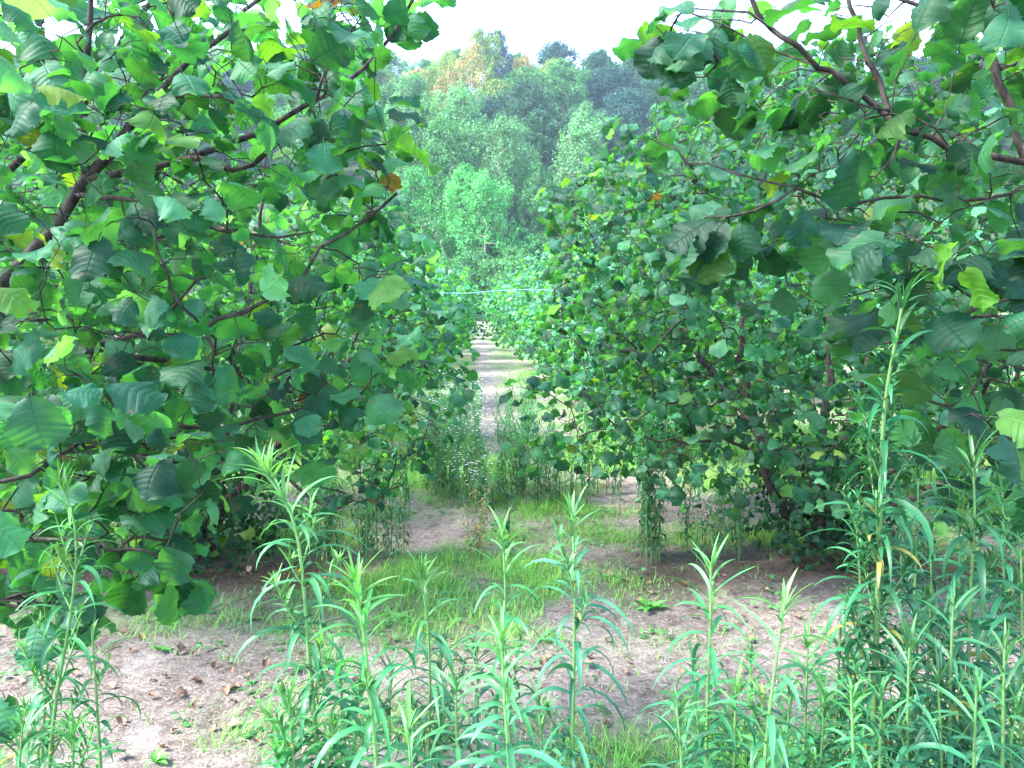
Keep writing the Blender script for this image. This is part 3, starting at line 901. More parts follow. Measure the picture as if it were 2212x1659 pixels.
cl_L = [
    (120, 80, 330, 190, 1.3, 2.4, 60), (500, 60, 300, 140, 1.6, 2.7, 46), (730, 120, 120, 110, 1.7, 2.2, 14), (760, 10, 60, 60, 1.8, 2.2, 6),
    (120, 350, 300, 180, 1.3, 2.5, 55), (480, 300, 260, 150, 1.5, 2.6, 44), (750, 300, 105, 100, 1.7, 2.3, 14), (800, 430, 60, 50, 1.8, 2.1, 6),
    (100, 600, 280, 150, 1.3, 2.5, 50), (420, 560, 240, 130, 1.5, 2.6, 36), (700, 590, 150, 90, 1.7, 2.3, 13), (810, 590, 50, 50, 1.8, 2., 4),
    (100, 820, 280, 140, 1.3, 2.3, 46), (400, 800, 240, 130, 1.5, 2.3, 32), (680, 800, 170, 110, 1.7, 2.2, 16),
    (80, 1030, 280, 130, 1.2, 2.0, 38), (360, 1010, 200, 90, 1.4, 2.1, 20), (560, 960, 120, 60, 1.6, 2.0, 8),
    (60, 1200, 230, 110, 1.3, 1.8, 22), (280, 1180, 120, 70, 1.35, 1.7, 9), (395, 1235, 45, 35, 1.45, 1.5, 5), (80, 1300, 150, 30, 1.35, 1.6, 5), (-20, 1480, 40, 40, 1.3, 1.4, 2),
    (330, 1240, 60, 25, 1.45, 1.55, 4), (880, 20, 30, 30, 2.1, 2.2, 3), (945, -20, 40, 30, 2.15, 2.25, 2),
]
poly_L = np.array([(-900, -900), (1000, -900), (1010, 30), (930, 45), (905, 130), (905, 230), (945, 270), (900, 330), (915, 400), (880, 520), (905, 640), (880, 720), (935, 800), (925, 890), (830, 960), (720, 1000), (590, 1120), (450, 1150), (455, 1310), (380, 1300), (290, 1240), (270, 1345), (200, 1360), (80, 1380), (50, 1580), (-900, 1700)], float)
def inside(poly, x, y):
    c = np.zeros(len(x), bool); j = len(poly) - 1
    for i in range(len(poly)):
        xi, yi = poly[i]; xj, yj = poly[j]
        c ^= ((yi > y) != (yj > y)) & (x < (xj - xi) * (y - yi) / (yj - yi + 1e-9) + xi)
        j = i
    return c
far_ok = lambda pos: np.linalg.norm(pos - CAM, axis=1) > 1.2
near_hazel("nearest hazel, large-leaved branches reaching in from the left edge over the lane", np.array([-2.05, 1.35, 0.0]), lim_L, cl_L, 101, dens=2.6, bare=.16, bright=1.0,
           keep=lambda x, y, pos: inside(poly_L, x, y) & far_ok(pos),
           special=[(0, 0, .95, .9, 0, -.55), (-60, 90, .8, .95, .2, -.55), (60, 190, 1.05, .6, .1, .1), (-40, 620, .95, .9, .1, -.2), (130, 850, 1.0, .9, 0, .1), (215, 830, 1.05, .95, 0, -.1),
                    (60, 840, .95, .2, -.1, -.9), (110, 870, 1.05, .4, 0, -.9), (270, 890, 1.2, -.1, .1, -.9), (330, 920, 1.2, .4, .0, -.8), (-60, 1110, .95, .8, 0, -.4)])
lim_R = [
    (None, [(2330, 420, 1.5), (2211, 347, 1.5), (2148, 347, 1.5), (2108, 343, 1.5), (2070, 324, 1.5), (2011, 300, 1.5), (1952, 273, 1.5), (1913, 238, 1.5), (1874, 211, 1.5), (1835, 183, 1.5), (1796, 164, 1.5), (1757, 144, 1.5), (1718, 113, 1.5), (1691, 90, 1.5), (1668, 62, 1.5), (1644, 31, 1.5), (1610, -30, 1.5), (1560, -120, 1.5)], .011, .0045),
    (1, [(1917, 234, 1.5), (1894, 183, 1.5), (1874, 137, 1.5), (1859, 90, 1.5), (1851, 55, 1.5), (1837, 16, 1.5), (1820, -60, 1.5)], .0062, .004),
    (None, [(2330, 360, 1.5), (2211, 406, 1.45), (2179, 421, 1.45), (2128, 435, 1.45), (2070, 433, 1.45), (1991, 425, 1.45), (1913, 431, 1.45), (1835, 439, 1.45), (1777, 431, 1.45), (1715, 410, 1.45), (1672, 394, 1.45), (1582, 378, 1.45), (1531, 363, 1.45), (1484, 339, 1.45), (1457, 328, 1.45), (1434, 308, 1.45), (1406, 300, 1.45)], .0065, .0022),
    (3, [(1715, 410, 1.45), (1680, 433, 1.42), (1633, 452, 1.4), (1566, 464, 1.4), (1523, 468, 1.4)], .0035, .002),
    (1, [(2206, 347, 1.5), (2202, 296, 1.5), (2179, 234, 1.5), (2163, 175, 1.5), (2148, 129, 1.5), (2132, 78, 1.5), (2116, 35, 1.5), (2125, -80, 1.5)], .009, .006),
    (1, [(2116, 35, 1.5), (2050, 29, 1.5), (1991, 21, 1.5), (1933, -2, 1.5), (1880, -60, 1.5)], .005, .003),
    (1, [(1956, 280, 1.5), (1933, 347, 1.5), (1886, 378, 1.5), (1824, 380, 1.5)], .004, .002),
    (1, [(1874, 137, 1.5), (1808, 125, 1.48)], .003, .002),
    (1, [(1935, 245, 1.5), (1870, 235, 1.45), (1820, 215, 1.42), (1760, 195, 1.4)], .003, .002),
    (1, [(1668, 62, 1.5), (1620, 35, 1.48), (1560, 25, 1.46), (1500, 20, 1.45)], .0035, .002),
    (1, [(1757, 144, 1.5), (1650, 95, 1.47), (1560, 60, 1.45), (1480, 25, 1.45)], .003, .002),
    (None, [(2330, 600, 1.6), (2212, 630, 1.6), (2139, 664, 1.6), (2078, 692, 1.6), (2030, 708, 1.6), (1960, 745, 1.6), (1900, 740, 1.6)], .010, .003),
    (12, [(2139, 664, 1.6), (2050, 620, 1.6), (1968, 607, 1.6), (1920, 616, 1.6), (1840, 640, 1.65)], .004, .002),
    (None, [(2330, 850, 1.6), (2212, 800, 1.6), (2150, 780, 1.6), (2090, 860, 1.6), (2050, 880, 1.6), (1947, 850, 1.7)], .009, .003),
]
cl_R = [
    (2090, 60, 190, 130, 1.25, 1.9, 22), (1850, 70, 120, 90, 1.4, 1.8, 8), (1600, 60, 110, 70, 1.4, 1.6, 8), (1480, 110, 100, 90, 1.38, 1.5, 14), (1650, 150, 80, 50, 1.4, 1.5, 5),
    (1780, 210, 70, 60, 1.4, 1.55, 5), (2080, 200, 160, 110, 1.35, 1.8, 14), (1930, 260, 90, 60, 1.4, 1.6, 6), (1600, 240, 50, 50, 1.4, 1.5, 3), (1790, 340, 80, 50, 1.4, 1.6, 5),
    (2100, 380, 150, 80, 1.3, 1.8, 13), (1430, 300, 30, 30, 1.43, 1.47, 2), (1550, 500, 80, 50, 1.38, 1.5, 12), (1680, 490, 90, 50, 1.38, 1.55, 6), (1850, 470, 100, 50, 1.4, 1.6, 6), 
    (2050, 540, 180, 90, 1.2, 1.9, 20), (1750, 640, 60, 50, 1.5, 1.8, 2), (2120, 720, 150, 80, 1.3, 1.9, 15), (1900, 680, 110, 60, 1.5, 1.9, 7), (2140, 880, 110, 90, 1.15, 1.7, 13), (1960, 860, 90, 60, 1.6, 2., 3), (2180, 1010, 60, 50, 1.3, 1.7, 3),
    (2300, 300, 90, 500, 1.2, 1.9, 20),
]
poly_R = np.array([(3200, -900), (1330, -900), (1350, 130), (1400, 175), (1480, 200), (1560, 260), (1600, 300), (1500, 290), (1400, 270), (1380, 340), (1480, 400), (1440, 520), (1470, 610), (1660, 620), (1800, 560), (1840, 600), (1680, 600), (1670, 720), (1800, 760), (1850, 920), (2050, 950), (2060, 1060), (2260, 1150), (3200, 1400)], float)
near_hazel("nearest hazel, dark grey branches with large drooping leaves reaching in from the right edge", np.array([2.25, 1.3, 0.0]), lim_R, cl_R, 202, dens=1.7, bare=.1, bright=.72,  # bright darkens the whole crown: its shade is put into leaf colour
           keep=lambda x, y, pos: inside(poly_R, x, y) & far_ok(pos),
           special=[(1515, 20, 1.4, -1, 0, .05), (1490, 75, 1.4, -1, -.1, -.2), (1560, 50, 1.42, -.5, -.1, -.8), (1585, 75, 1.42, .2, -.2, -.9), (1540, 90, 1.4, -.8, -.2, -.6), (1620, 60, 1.45, .3, -.3, -.8), (1570, 468, 1.38, -.6, -.2, -.8), (1600, 470, 1.38, .1, -.2, -.95), (1550, 466, 1.36, -.8, -.1, -.45), (1690, 440, 1.4, .3, -.1, -.9), (1730, 440, 1.4, .1, -.1, -.9), (1640, 460, 1.4, .2, 0, -.9),
                    (2120, 215, 1.0, .7, -.1, -.25), (1990, 240, 1.15, -.8, 0, -.1), (2080, 525, 1.1, -.9, 0, -.2)])

# ==================================================================== tall narrow-leaved weeds
def weed_prof(t): return np.clip(np.sin(np.pi * np.clip(t, 0, 1) ** .75) ** .75, .04, 1)

def tube(C, r, s=5):
    C = np.asarray(C, float); r = np.broadcast_to(r, len(C))
    T = unit(np.gradient(C, axis=0)); X = unit(np.cross(T, [.9, .3, .2])); Yv = np.cross(T, X)
    a = np.arange(s) * 2 * np.pi / s
    V = (C[:, None] + r[:, None, None] * (np.cos(a)[None, :, None] * X[:, None] + np.sin(a)[None, :, None] * Yv[:, None])).reshape(-1, 3)
    b_ = np.arange(len(C) - 1)[:, None] * s; j = np.arange(s)[None]; j2 = (j + 1) % s
    return V, np.stack([b_ + j, b_ + j2, b_ + s + j2, b_ + s + j], -1).reshape(-1, 4)

def cat(parts):
    Vs, Qs, Cs, o = [], [], [], 0
    for V, Q, C in parts:
        Vs.append(V); Qs.append(Q + o); Cs.append(C); o += len(V)
    return np.vstack(Vs), np.vstack(Qs), np.vstack(Cs)

PAL_T, PAL_M, PAL_D = np.array([.10, .29, .085]), np.array([.036, .175, .082]), np.array([.010, .068, .042])

def weed_parts(path, rnd, leaf=.10, wid=.011, gap=.0105, r0=.0045, segs=7, tuft=26, dark=0.0, zlow=None, shade=1.0, shoots=0, droop=1.0, dry=0):
    """stem and leaves along a path that starts at the foot; the top bears a tuft of upright young leaves"""
    C = np.asarray(path, float)
    seg = np.linalg.norm(np.diff(C, axis=0), axis=1); cum = np.r_[0, np.cumsum(seg)]; Lh = cum[-1]
    n = max(int(Lh / .03), 8)
    s = np.linspace(0, Lh, n)
    P = np.stack([np.interp(s, cum, C[:, k]) for k in range(3)], -1)
    for _ in range(3): P[1:-1] = (P[:-2] + 2 * P[1:-1] + P[2:]) / 4
    rr = np.interp(s, [0, Lh * .6, Lh], [r0 * 1.25, r0 * .85, r0 * .35])
    V1, Q1 = tube(P, rr, 6 if segs > 4 else 4)
    f = np.repeat(s / Lh, 6 if segs > 4 else 4)[:, None]
    c1 = (np.array([.09, .17, .06]) * (1 - f) + np.array([.15, .33, .10]) * f) * shade * (1 - .5 * dark)
    stems = [(V1, Q1, c1)]; lv = []; hue = 1 + rnd.normal(0, .09, 3)
    def foliage(P, s, Lh, leaf, tuft, gap, lowcut, scale=1.0, fr0=0.0):
        ls = []
        x = lowcut
        while x < Lh * .985:
            ls.append(x); x += gap * .85 * rnd.uniform(.6, 1.4) * (1 if x < Lh - .12 else .75)
        ls = np.array(ls + list(Lh - .035 * rnd.rand(max(4, int(tuft * .4)))))
        m = len(ls)
        h = np.clip(ls / Lh, 0, 1)
        base = np.stack([np.interp(ls, s, P[:, k]) for k in range(3)], -1)
        az = np.cumsum(np.full(m, 2.4)) + rnd.normal(0, .5, m)
        top = np.clip((Lh - ls) / .16, 0, 1)                      # 0 at the very tip
        el = 1.2 - .55 * top + rnd.normal(0, .28, m) - .35 * np.clip(.5 - h, 0, 1)
        bend = (.35 + 1.75 * top + .8 * np.clip(.7 - h, 0, 1)) * droop + rnd.normal(0, .3, m)
        L = leaf * (.45 + .55 * top) * rnd.uniform(.55, 1.2, m) * scale
        W = .82 * wid * (.5 + .5 * top) * rnd.uniform(.75, 1.25, m) * scale
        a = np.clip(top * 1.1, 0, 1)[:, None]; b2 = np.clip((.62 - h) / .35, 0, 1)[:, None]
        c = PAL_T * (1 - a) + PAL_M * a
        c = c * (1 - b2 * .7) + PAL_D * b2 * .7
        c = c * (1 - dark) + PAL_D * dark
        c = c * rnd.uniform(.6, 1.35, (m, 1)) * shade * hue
        old = rnd.rand(m) < .10 * np.clip(.8 - h, 0, 1) * 2; c[old] = np.array([.20, .20, .05]) * rnd.uniform(.6, 1.1, (old.sum(), 1))
        if dry:
            k_ = (h < dry) & (rnd.rand(m) < .7); c[k_] = np.array([.30, .22, .10]) * rnd.uniform(.6, 1.1, (k_.sum(), 1)); bend[k_] += .8
        lv.append(ribbons(base, az, el, bend, L, W, segs, np.clip(c, 0, 1), fold=.35 if segs > 4 else .0, prof=weed_prof, twist=rnd.normal(0, .35, m)))
    low = Lh * (.1 if zlow is None else zlow)
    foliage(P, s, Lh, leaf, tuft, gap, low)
    for k in range(shoots):
        h = rnd.uniform(.42, .90); b0 = np.array([np.interp(h * Lh, s, P[:, q]) for q in range(3)])
        a = rnd.uniform(0, 6.28); ln = rnd.uniform(.10, .24) * (1.25 - h)
        o = np.array([math.cos(a), math.sin(a), 0])
        path2 = np.array([b0 + o * ln * .55 * t ** .8 + np.array([0, 0, ln * 1.1 * t]) for t in np.linspace(0, 1, 8)])
        sg = np.r_[0, np.cumsum(np.linalg.norm(np.diff(path2, axis=0), axis=1))]
        V2, Q2 = tube(path2, np.linspace(.0022, .001, 8), 4)
        stems.append((V2, Q2, np.tile(np.array([.12, .28, .09]) * shade * (1 - .5 * dark), (len(V2), 1))))
        foliage(path2, sg, sg[-1], leaf * .55, 9, gap * .75, sg[-1] * .15, .95)
    return cat(stems), cat(lv)

def front_weed(label, pts, Y, seed, name="weed", **kw):
    """pts: (px, py) from the top downwards; the foot is carried down to the soil below the last one"""
    rnd = np.random.RandomState(seed)
    W = [at(px, py, Y + (i * .02)) for i, (px, py) in enumerate(pts)]
    d = unit(W[-1] - W[-2]) if len(W) > 1 else np.array([0, 0, -1.0])
    zl = W[-1][2]
    foot = W[-1] + np.array([d[0] * .5 * zl, d[1] * .3 * zl, -zl]); foot[2] = gz(foot[0], foot[1]) - .02
    mid_ = (W[-1] + foot) / 2
    path = np.array([foot, mid_] + W[::-1])
    st, lf = weed_parts(path - foot, rnd, **{**kw, 'leaf': kw.get('leaf', .10) * 1.14, 'wid': kw.get('wid', .011) * .95})
    root = thing(name, label, "weed", tuple(foot), "tall narrow-leaved weeds close to the viewer")
    link("stem", mesh_from("stem", st[0], st[1], col=st[2], mat=M_STEM), root)
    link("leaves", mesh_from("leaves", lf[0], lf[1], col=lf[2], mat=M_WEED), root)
    return root

front_weed("pale green weed with a crooked bushy tip, tallest of those left of the lane", [(560, 1010), (605, 1050), (640, 1120), (655, 1250), (670, 1450), (690, 1659)], 1.10, 1, leaf=.115, wid=.012, gap=.0095, shoots=14, tuft=40, r0=.0055, shade=1.1)
front_weed("bright pale-tipped weed directly beside the crooked tall one, on its lane side", [(765, 1255), (785, 1350), (800, 1500), (815, 1659)], 1.05, 2, leaf=.115, wid=.012, gap=.010, tuft=36, shade=1.15, shoots=5, r0=.005)
front_weed("thin dark green weed standing between the pale-tipped one and the middle of the lane", [(905, 1230), (925, 1330), (930, 1500), (925, 1659)], 1.45, 3, leaf=.105, gap=.0115, dark=.35, shoots=4)
front_weed("weed with star-like spreading top in line with the grassy middle of the lane", [(1085, 1150), (1092, 1250), (1090, 1400), (1105, 1659)], 1.35, 4, leaf=.115, gap=.0115, tuft=20, shoots=3)
front_weed("slim upright weed with arching leaves, just to the right of the lane's grassy middle", [(1235, 1105), (1243, 1250), (1240, 1450), (1235, 1659)], 1.25, 5, leaf=.115, gap=.0115, tuft=20, shoots=4, dark=.1)
front_weed("weed with a pointed palm-like tip in front of the bare brown soil", [(1535, 1215), (1537, 1300), (1530, 1450), (1525, 1659)], 1.20, 6, leaf=.115, gap=.0125, tuft=14, shoots=3)
front_weed("leaning weed with a pale blue-green bud, next to the palm-tipped one", [(1697, 1290), (1680, 1400), (1660, 1550), (1650, 1659)], 1.10, 7, leaf=.115, gap=.013, tuft=14, wid=.012, shoots=4)
front_weed("tallest weed, thick stem with many side shoots, in front of the dark hazel leaves", [(1953, 640), (1935, 740), (1912, 850), (1903, 1000), (1900, 1200), (1890, 1440), (1885, 1659)], 1.12, 8, leaf=.105, wid=.012, gap=.0115, tuft=30, r0=.0062, shoots=28, dark=.78, shade=1.0)
front_weed("dark tall weed beside the tallest one, nearer the right edge", [(2100, 985), (2108, 1100), (2095, 1300), (2085, 1659)], 1.22, 9, leaf=.125, wid=.013, gap=.012, dark=.5, shoots=10)
front_weed("swaying thin weed in front of the drooping leaves at the left edge", [(125, 1040), (160, 1090), (168, 1200), (150, 1350), (122, 1500), (105, 1659)], 1.25, 10, leaf=.095, wid=.009, gap=.013, shoots=12, dark=.25)
front_weed("short thin weed standing on the bare soil close to the swaying one", [(198, 1350), (205, 1450), (212, 1560), (218, 1659)], 1.35, 11, leaf=.085, wid=.010, gap=.018, tuft=10, shoots=2, dark=.1)
front_weed("low bright weed in front of the star-topped one", [(1082, 1385), (1088, 1480), (1100, 1659)], 1.02, 12, leaf=.105, wid=.012, gap=.010, tuft=30, shade=1.15)
front_weed("low bright weed with stiff upright tip at the foot of the tallest one", [(1838, 1490), (1842, 1580), (1845, 1680)], 1.05, 13, leaf=.095, wid=.011, gap=.011, tuft=16, shade=1.1)
more = [
    ("small dark weed behind the leaning one", [(1745, 1385), (1742, 1500), (1735, 1659)], 1.5, dict(dark=.2, shoots=5)),
    ("thin weed half hidden behind the low bright one at the lane", [(1030, 1400), (1032, 1500), (1030, 1659)], 1.65, dict(dark=.25)),
    ("short weed low between the two middle dark stems", [(985, 1470), (985, 1560), (990, 1659)], 1.15, dict(dark=.1)),
    ("low weed at the bottom edge between the crooked and the pale-tipped ones", [(735, 1450), (742, 1550), (750, 1659)], 1.2, dict(dark=.2, shoots=4)),
    ("leafy low weed at the bottom edge under the thin dark one", [(880, 1560), (885, 1620), (890, 1700)], 1.0, dict(shade=1.1)),
    ("low pale weed at the bottom edge under the palm-tipped one", [(1590, 1480), (1588, 1560), (1585, 1680)], 1.2, dict(shoots=3)),
    ("low narrow weed under the palm-tipped one, on its lane side", [(1462, 1520), (1470, 1600), (1475, 1700)], 1.15, dict(dark=.1)),
    ("weed rising between the tallest weed and the dark one beside it", [(2010, 1140), (2012, 1250), (2005, 1450), (2000, 1659)], 1.5, dict(dark=.45, shoots=6)),
    ("weed with fine tip, last but one before the right edge", [(2165, 1050), (2170, 1200), (2165, 1400), (2160, 1659)], 1.35, dict(dark=.5, shoots=8)),
    ("bushy weed cut by the right edge", [(2205, 1180), (2208, 1300), (2205, 1659)], 1.2, dict(dark=.3, shoots=8)),
    ("mid-height weed left of the tallest weed's stem", [(1850, 1130), (1858, 1250), (1862, 1450), (1865, 1659)], 1.45, dict(dark=.3, shoots=8)),
    ("thick-leaved weed low in front of the dark tall weed", [(2060, 1290), (2055, 1400), (2050, 1659)], 1.1, dict(dark=.35, shoots=6)),
    ("low weed in the corner beneath the one cut by the right edge", [(2170, 1400), (2168, 1500), (2165, 1680)], 1.05, dict(dark=.1, shoots=4)),
    ("low bright weed just right of the tallest weed's foot", [(1965, 1380), (1962, 1480), (1958, 1680)], 1.1, dict(dark=.15, shoots=5)),
    ("far thin weed seen between the right-hand weeds", [(2130, 1210), (2128, 1350), (2125, 1659)], 1.7, dict(dark=.4, shoots=5)),
    ("straggling thin weed at the left edge below the drooping leaves", [(95, 1300), (105, 1400), (95, 1550), (90, 1659)], 1.5, dict(dark=.2, shoots=3)),
    ("short weed between the leaning one and the low bright one", [(1780, 1500), (1778, 1580), (1770, 1700)], 1.25, dict(dark=.2, shoots=3)),
    ("low weed under the slim upright one at the bottom edge", [(1165, 1530), (1170, 1600), (1172, 1700)], 1.3, dict(dark=.15)),
    ("low weed under the crooked tall one at the bottom edge", [(625, 1520), (630, 1600), (640, 1700)], 1.1, dict(dark=.25, shoots=3)),
    ("dark weed just behind the tallest one", [(1945, 1150), (1948, 1300), (1950, 1659)], 1.7, dict(dark=.5, shoots=6)),
]
for i, (lb, pts, Y, kw) in enumerate(more):
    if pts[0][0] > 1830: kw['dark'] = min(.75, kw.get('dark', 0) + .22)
    front_weed(lb, pts, Y, 300 + i, **{**dict(leaf=.105, wid=.011, gap=.0105, tuft=16), **kw})

rw = np.random.RandomState(4242)
for i, (px, py, Y, side_) in enumerate([(845, 1440, 1.5, "behind the bright pale-tipped one"), (955, 1380, 1.7, "behind the thin dark green one"), 
        (1500, 1430, 1.6, "behind the palm-tipped one"), (1620, 1400, 1.6, "between the palm-tipped and the leaning ones"), (1710, 1480, 1.3, "at the foot of the leaning one"), (1815, 1380, 1.5, "at the lane side of the tallest one"),
        (1905, 1500, 1.05, "at the bottom edge before the tallest one"), (2025, 1450, 1.1, "at the bottom edge before the dark tall one"), (2110, 1480, 1.0, "in the bottom corner, in front of all the others there"), (2195, 1520, 1.1, "at the very corner of the picture, bottom right"), (1985, 1010, 1.6, "high behind the tallest and the dark tall ones"),
        (2070, 1130, 1.6, "high behind the dark tall one"), (50, 1560, 1.2, "at the very corner of the picture, bottom left"), (160, 1580, 1.25, "at the bottom edge under the swaying thin one")]):
    dx = rw.uniform(-12, 12)
    front_weed("small narrow-leaved weed " + side_, [(px, py), (px + dx, (py + 1700) / 2), (px + 1.6 * dx, 1720)], Y, 700 + i, leaf=.10, wid=.0105, gap=.0105, tuft=16, dark=rw.uniform(0, .35) + (.35 if px > 1800 else 0), shoots=rw.randint(1, 6))

# --- slim weeds of the middle distance, six kinds copied into their clumps
bw = []
for k in range(8):
    rnd = np.random.RandomState(500 + k)
    flower = k >= 5
    dry = k == 4
    h = 1.0
    lean = rnd.normal(0, .13, 2)
    path = np.array([(lean[0] * t * t, lean[1] * t * t, t * h) for t in np.linspace(0, 1, 10)])
    st, lf = weed_parts(path, rnd, leaf=.10 if not flower else .05, wid=.015 if not flower else .007, gap=.018 if not flower else .03, r0=.0038, segs=4, tuft=8, dark=.35 - .2 * flower, zlow=.12, droop=1.25, dry=.9 if dry else .08, shade=1.2)
    root = thing("flowering_weed" if flower else "weed", "", "weed", (0, 0, 0))
    parts = [st]
    heads = []
    if flower:
        for q in range(14):
            b0 = path[-1 - q % 4] * np.array([1, 1, 1]) - [0, 0, rnd.uniform(0, .12)]
            a = rnd.uniform(0, 6.28); e = b0 + np.array([math.cos(a) * rnd.uniform(.02, .10), math.sin(a) * rnd.uniform(.02, .10), rnd.uniform(.03, .14)])
            V2, Q2 = tube(np.array([b0, (b0 + e) / 2 + [0, 0, .01], e]), .0012, 3)
            parts.append((V2, Q2, np.tile([.12, .26, .09], (len(V2), 1))))
            heads.append(e)
    st = cat(parts)
    link("stem", mesh_from("stem", st[0], st[1], col=st[2], mat=M_STEM), root)
    link("leaves", mesh_from("leaves", lf[0], lf[1], col=lf[2], mat=M_WEED), root)
    for e in heads:
        m_ = 9
        az = np.arange(m_) * 6.283 / m_
        Vp, Qp, Cp = ribbons(np.tile(e, (m_, 1)), az, np.full(m_, .25), np.full(m_, .3), np.full(m_, .011), np.full(m_, .005), 2, np.ones((m_, 3)), prof=lambda t: 1 - .2 * t)
        link("flower_head", mesh_from("flower_head", Vp, Qp, mat=M_WHITE), root)
    bw.append(root)
bused = set()
rnd = np.random.RandomState(900)
groups = [
    ("slim weeds under the hazel on the left side of the lane", "slim dark-stemmed weed under the hazel on the left of the lane", [(770, 875, 1185, 1225, .7, 1.0, 13), (690, 770, 1185, 1215, .5, .8, 12), (560, 700, 1170, 1200, .5, .8, 8)], (0, 1, 2, 3)),
    ("slim weeds across the lane", "slim green weed standing in the thicket across the far end of the grass strip", [(920, 1045, 1052, 1090, .45, .85, 26), (1045, 1090, 1072, 1092, .3, .5, 5), (925, 1038, 930, 1050, .7, .95, 34), (1072, 1150, 940, 1050, .6, .9, 18), (1075, 1130, 1065, 1080, .7, .85, 8)], (0, 1, 2)),
    ("weeds with small white flowers", "slim weed topped with tiny white flowers in the thicket across the lane", [(930, 1040, 990, 1090, .6, .95, 28), (1000, 1080, 1085, 1100, .35, .5, 6)], (5, 6, 7)),
    ("slim weeds under the second hazel on the right", "slim dark weed in the row under the overhanging leaves right of the lane", [(1120, 1340, 1048, 1098, .5, .9, 38)], (0, 1, 2, 3)),
    ("dense clump of slim weeds", "dark drooping-leaved weed in the dense clump hanging below the right hazel's leaves", [(1370, 1425, 1185, 1215, .8, 1.05, 15)], (0, 1, 2, 3)),
    ("sparse weeds by the leafy hazel foot", "single slim weed between the dense clump and the leafy hazel foot", [(1440, 1620, 1170, 1205, .55, .9, 13)], (0, 1, 2, 3)),
    ("withered weeds on the grass strip", "withered yellow-brown weed standing at the edge of the grass strip", [(975, 1045, 1175, 1200, .38, .6, 5)], (4,)),
    ("weeds under the outer trees on the right", "slim weed in the bright grass glimpsed beyond the hazel foot at the right", [(1880, 2200, 1070, 1110, .5, .9, 18)], (0, 1, 2, 3)),
    ("weeds under the outer trees on the left", "slim weed in the grass behind the drooping leaves at the left", [(20, 340, 1180, 1235, .4, .8, 16)], (0, 1, 2, 3)),
]
for grp, lb, boxes, kinds in groups:
    for (x0, x1, y0, y1, h0, h1, n) in boxes:
        for _ in range(n):
            p = gnd(rnd.uniform(x0, x1), rnd.uniform(y0, y1)); j = kinds[rnd.randint(len(kinds))]
            h = rnd.uniform(h0, h1); s = (.6 + .4 * h, .6 + .4 * h, h); z = gz(p[0], p[1]) - .01
            rz = rnd.uniform(0, 6.28)
            if j not in bused:
                bused.add(j); o = bw[j]; o.location = (p[0], p[1], z); o.rotation_euler = (0, 0, rz); o.scale = s
            else:
                o = copy_thing(bw[j], (p[0], p[1], z), rz, s)
            o["label"] = lb; o["group"] = grp
p = gnd(1238, 1130)
o = copy_thing(bw[1], (p[0], p[1], 0), 1.0, (1.1, 1.1, 1.02), "lone tall slender weed rising before the leaves right of the lane"); 
# two broad-leaved plants
def broad_plant(label, p, n, L, rnd, tall=0.0, colr=(.09, .30, .06)):
    root = thing("broad_leaved_plant", label, "plant", (p[0], p[1], gz(p[0], p[1])))
    az = rnd.uniform(0, 6.28, n); zz = rnd.uniform(0, tall, n) if tall else np.zeros(n)
    Vp, Qp, Cp = ribbons(np.stack([np.zeros(n), np.zeros(n), zz], -1), az, rnd.uniform(.5, 1.2, n), rnd.uniform(.6, 1.4, n), rnd.uniform(.6, 1.1, n) * L, np.full(n, L * .33), 6, np.array(colr) * rnd.uniform(.7, 1.3, (n, 1)), fold=.3, prof=weed_prof)
    link("leaves", mesh_from("leaves", Vp, Qp, col=Cp, mat=M_WEED), root)
    if tall:
        Vp, Qp = tube(np.array([(0, 0, -.02), (.01, 0, tall * .5), (0, .01, tall)]), .004, 5)
        link("stem", mesh_from("stem", Vp, Qp, col=np.tile([.05, .11, .05], (len(Vp), 1)), mat=M_STEM), root)
broad_plant("bright green dandelion-like plant on the soil before the brown strip", gnd(1405, 1310), 12, .11, rnd)
broad_plant("dark broad-leaved plant standing alone at the edge of the cross path", gnd(1098, 1190), 22, .08, rnd, .42, (.03, .10, .05))
broad_plant("small light green plant among the dry leaves on the soil", gnd(345, 1400), 8, .06, rnd)
broad_plant("small upright grass-like plant at the bottom edge", gnd(335, 1640), 9, .07, rnd)

# --- twine across the lane
y0 = 10.5
A0, B0 = at(870, 637, y0), at(1270, 640, y0)
Mid = [at(960, 633, y0), at(1000, 634, y0), at(1040, 631, y0), at(1100, 627, y0), at(1150, 625, y0), at(1190, 628, y0)]
V_, Q_ = tube(np.array([A0] + Mid + [B0]), .006, 6)
o = link("twine", mesh_from("twine", V_, Q_, mat=M_TWINE))
tag(o, "pale blue twine stretched across the lane between two hazels", "twine")

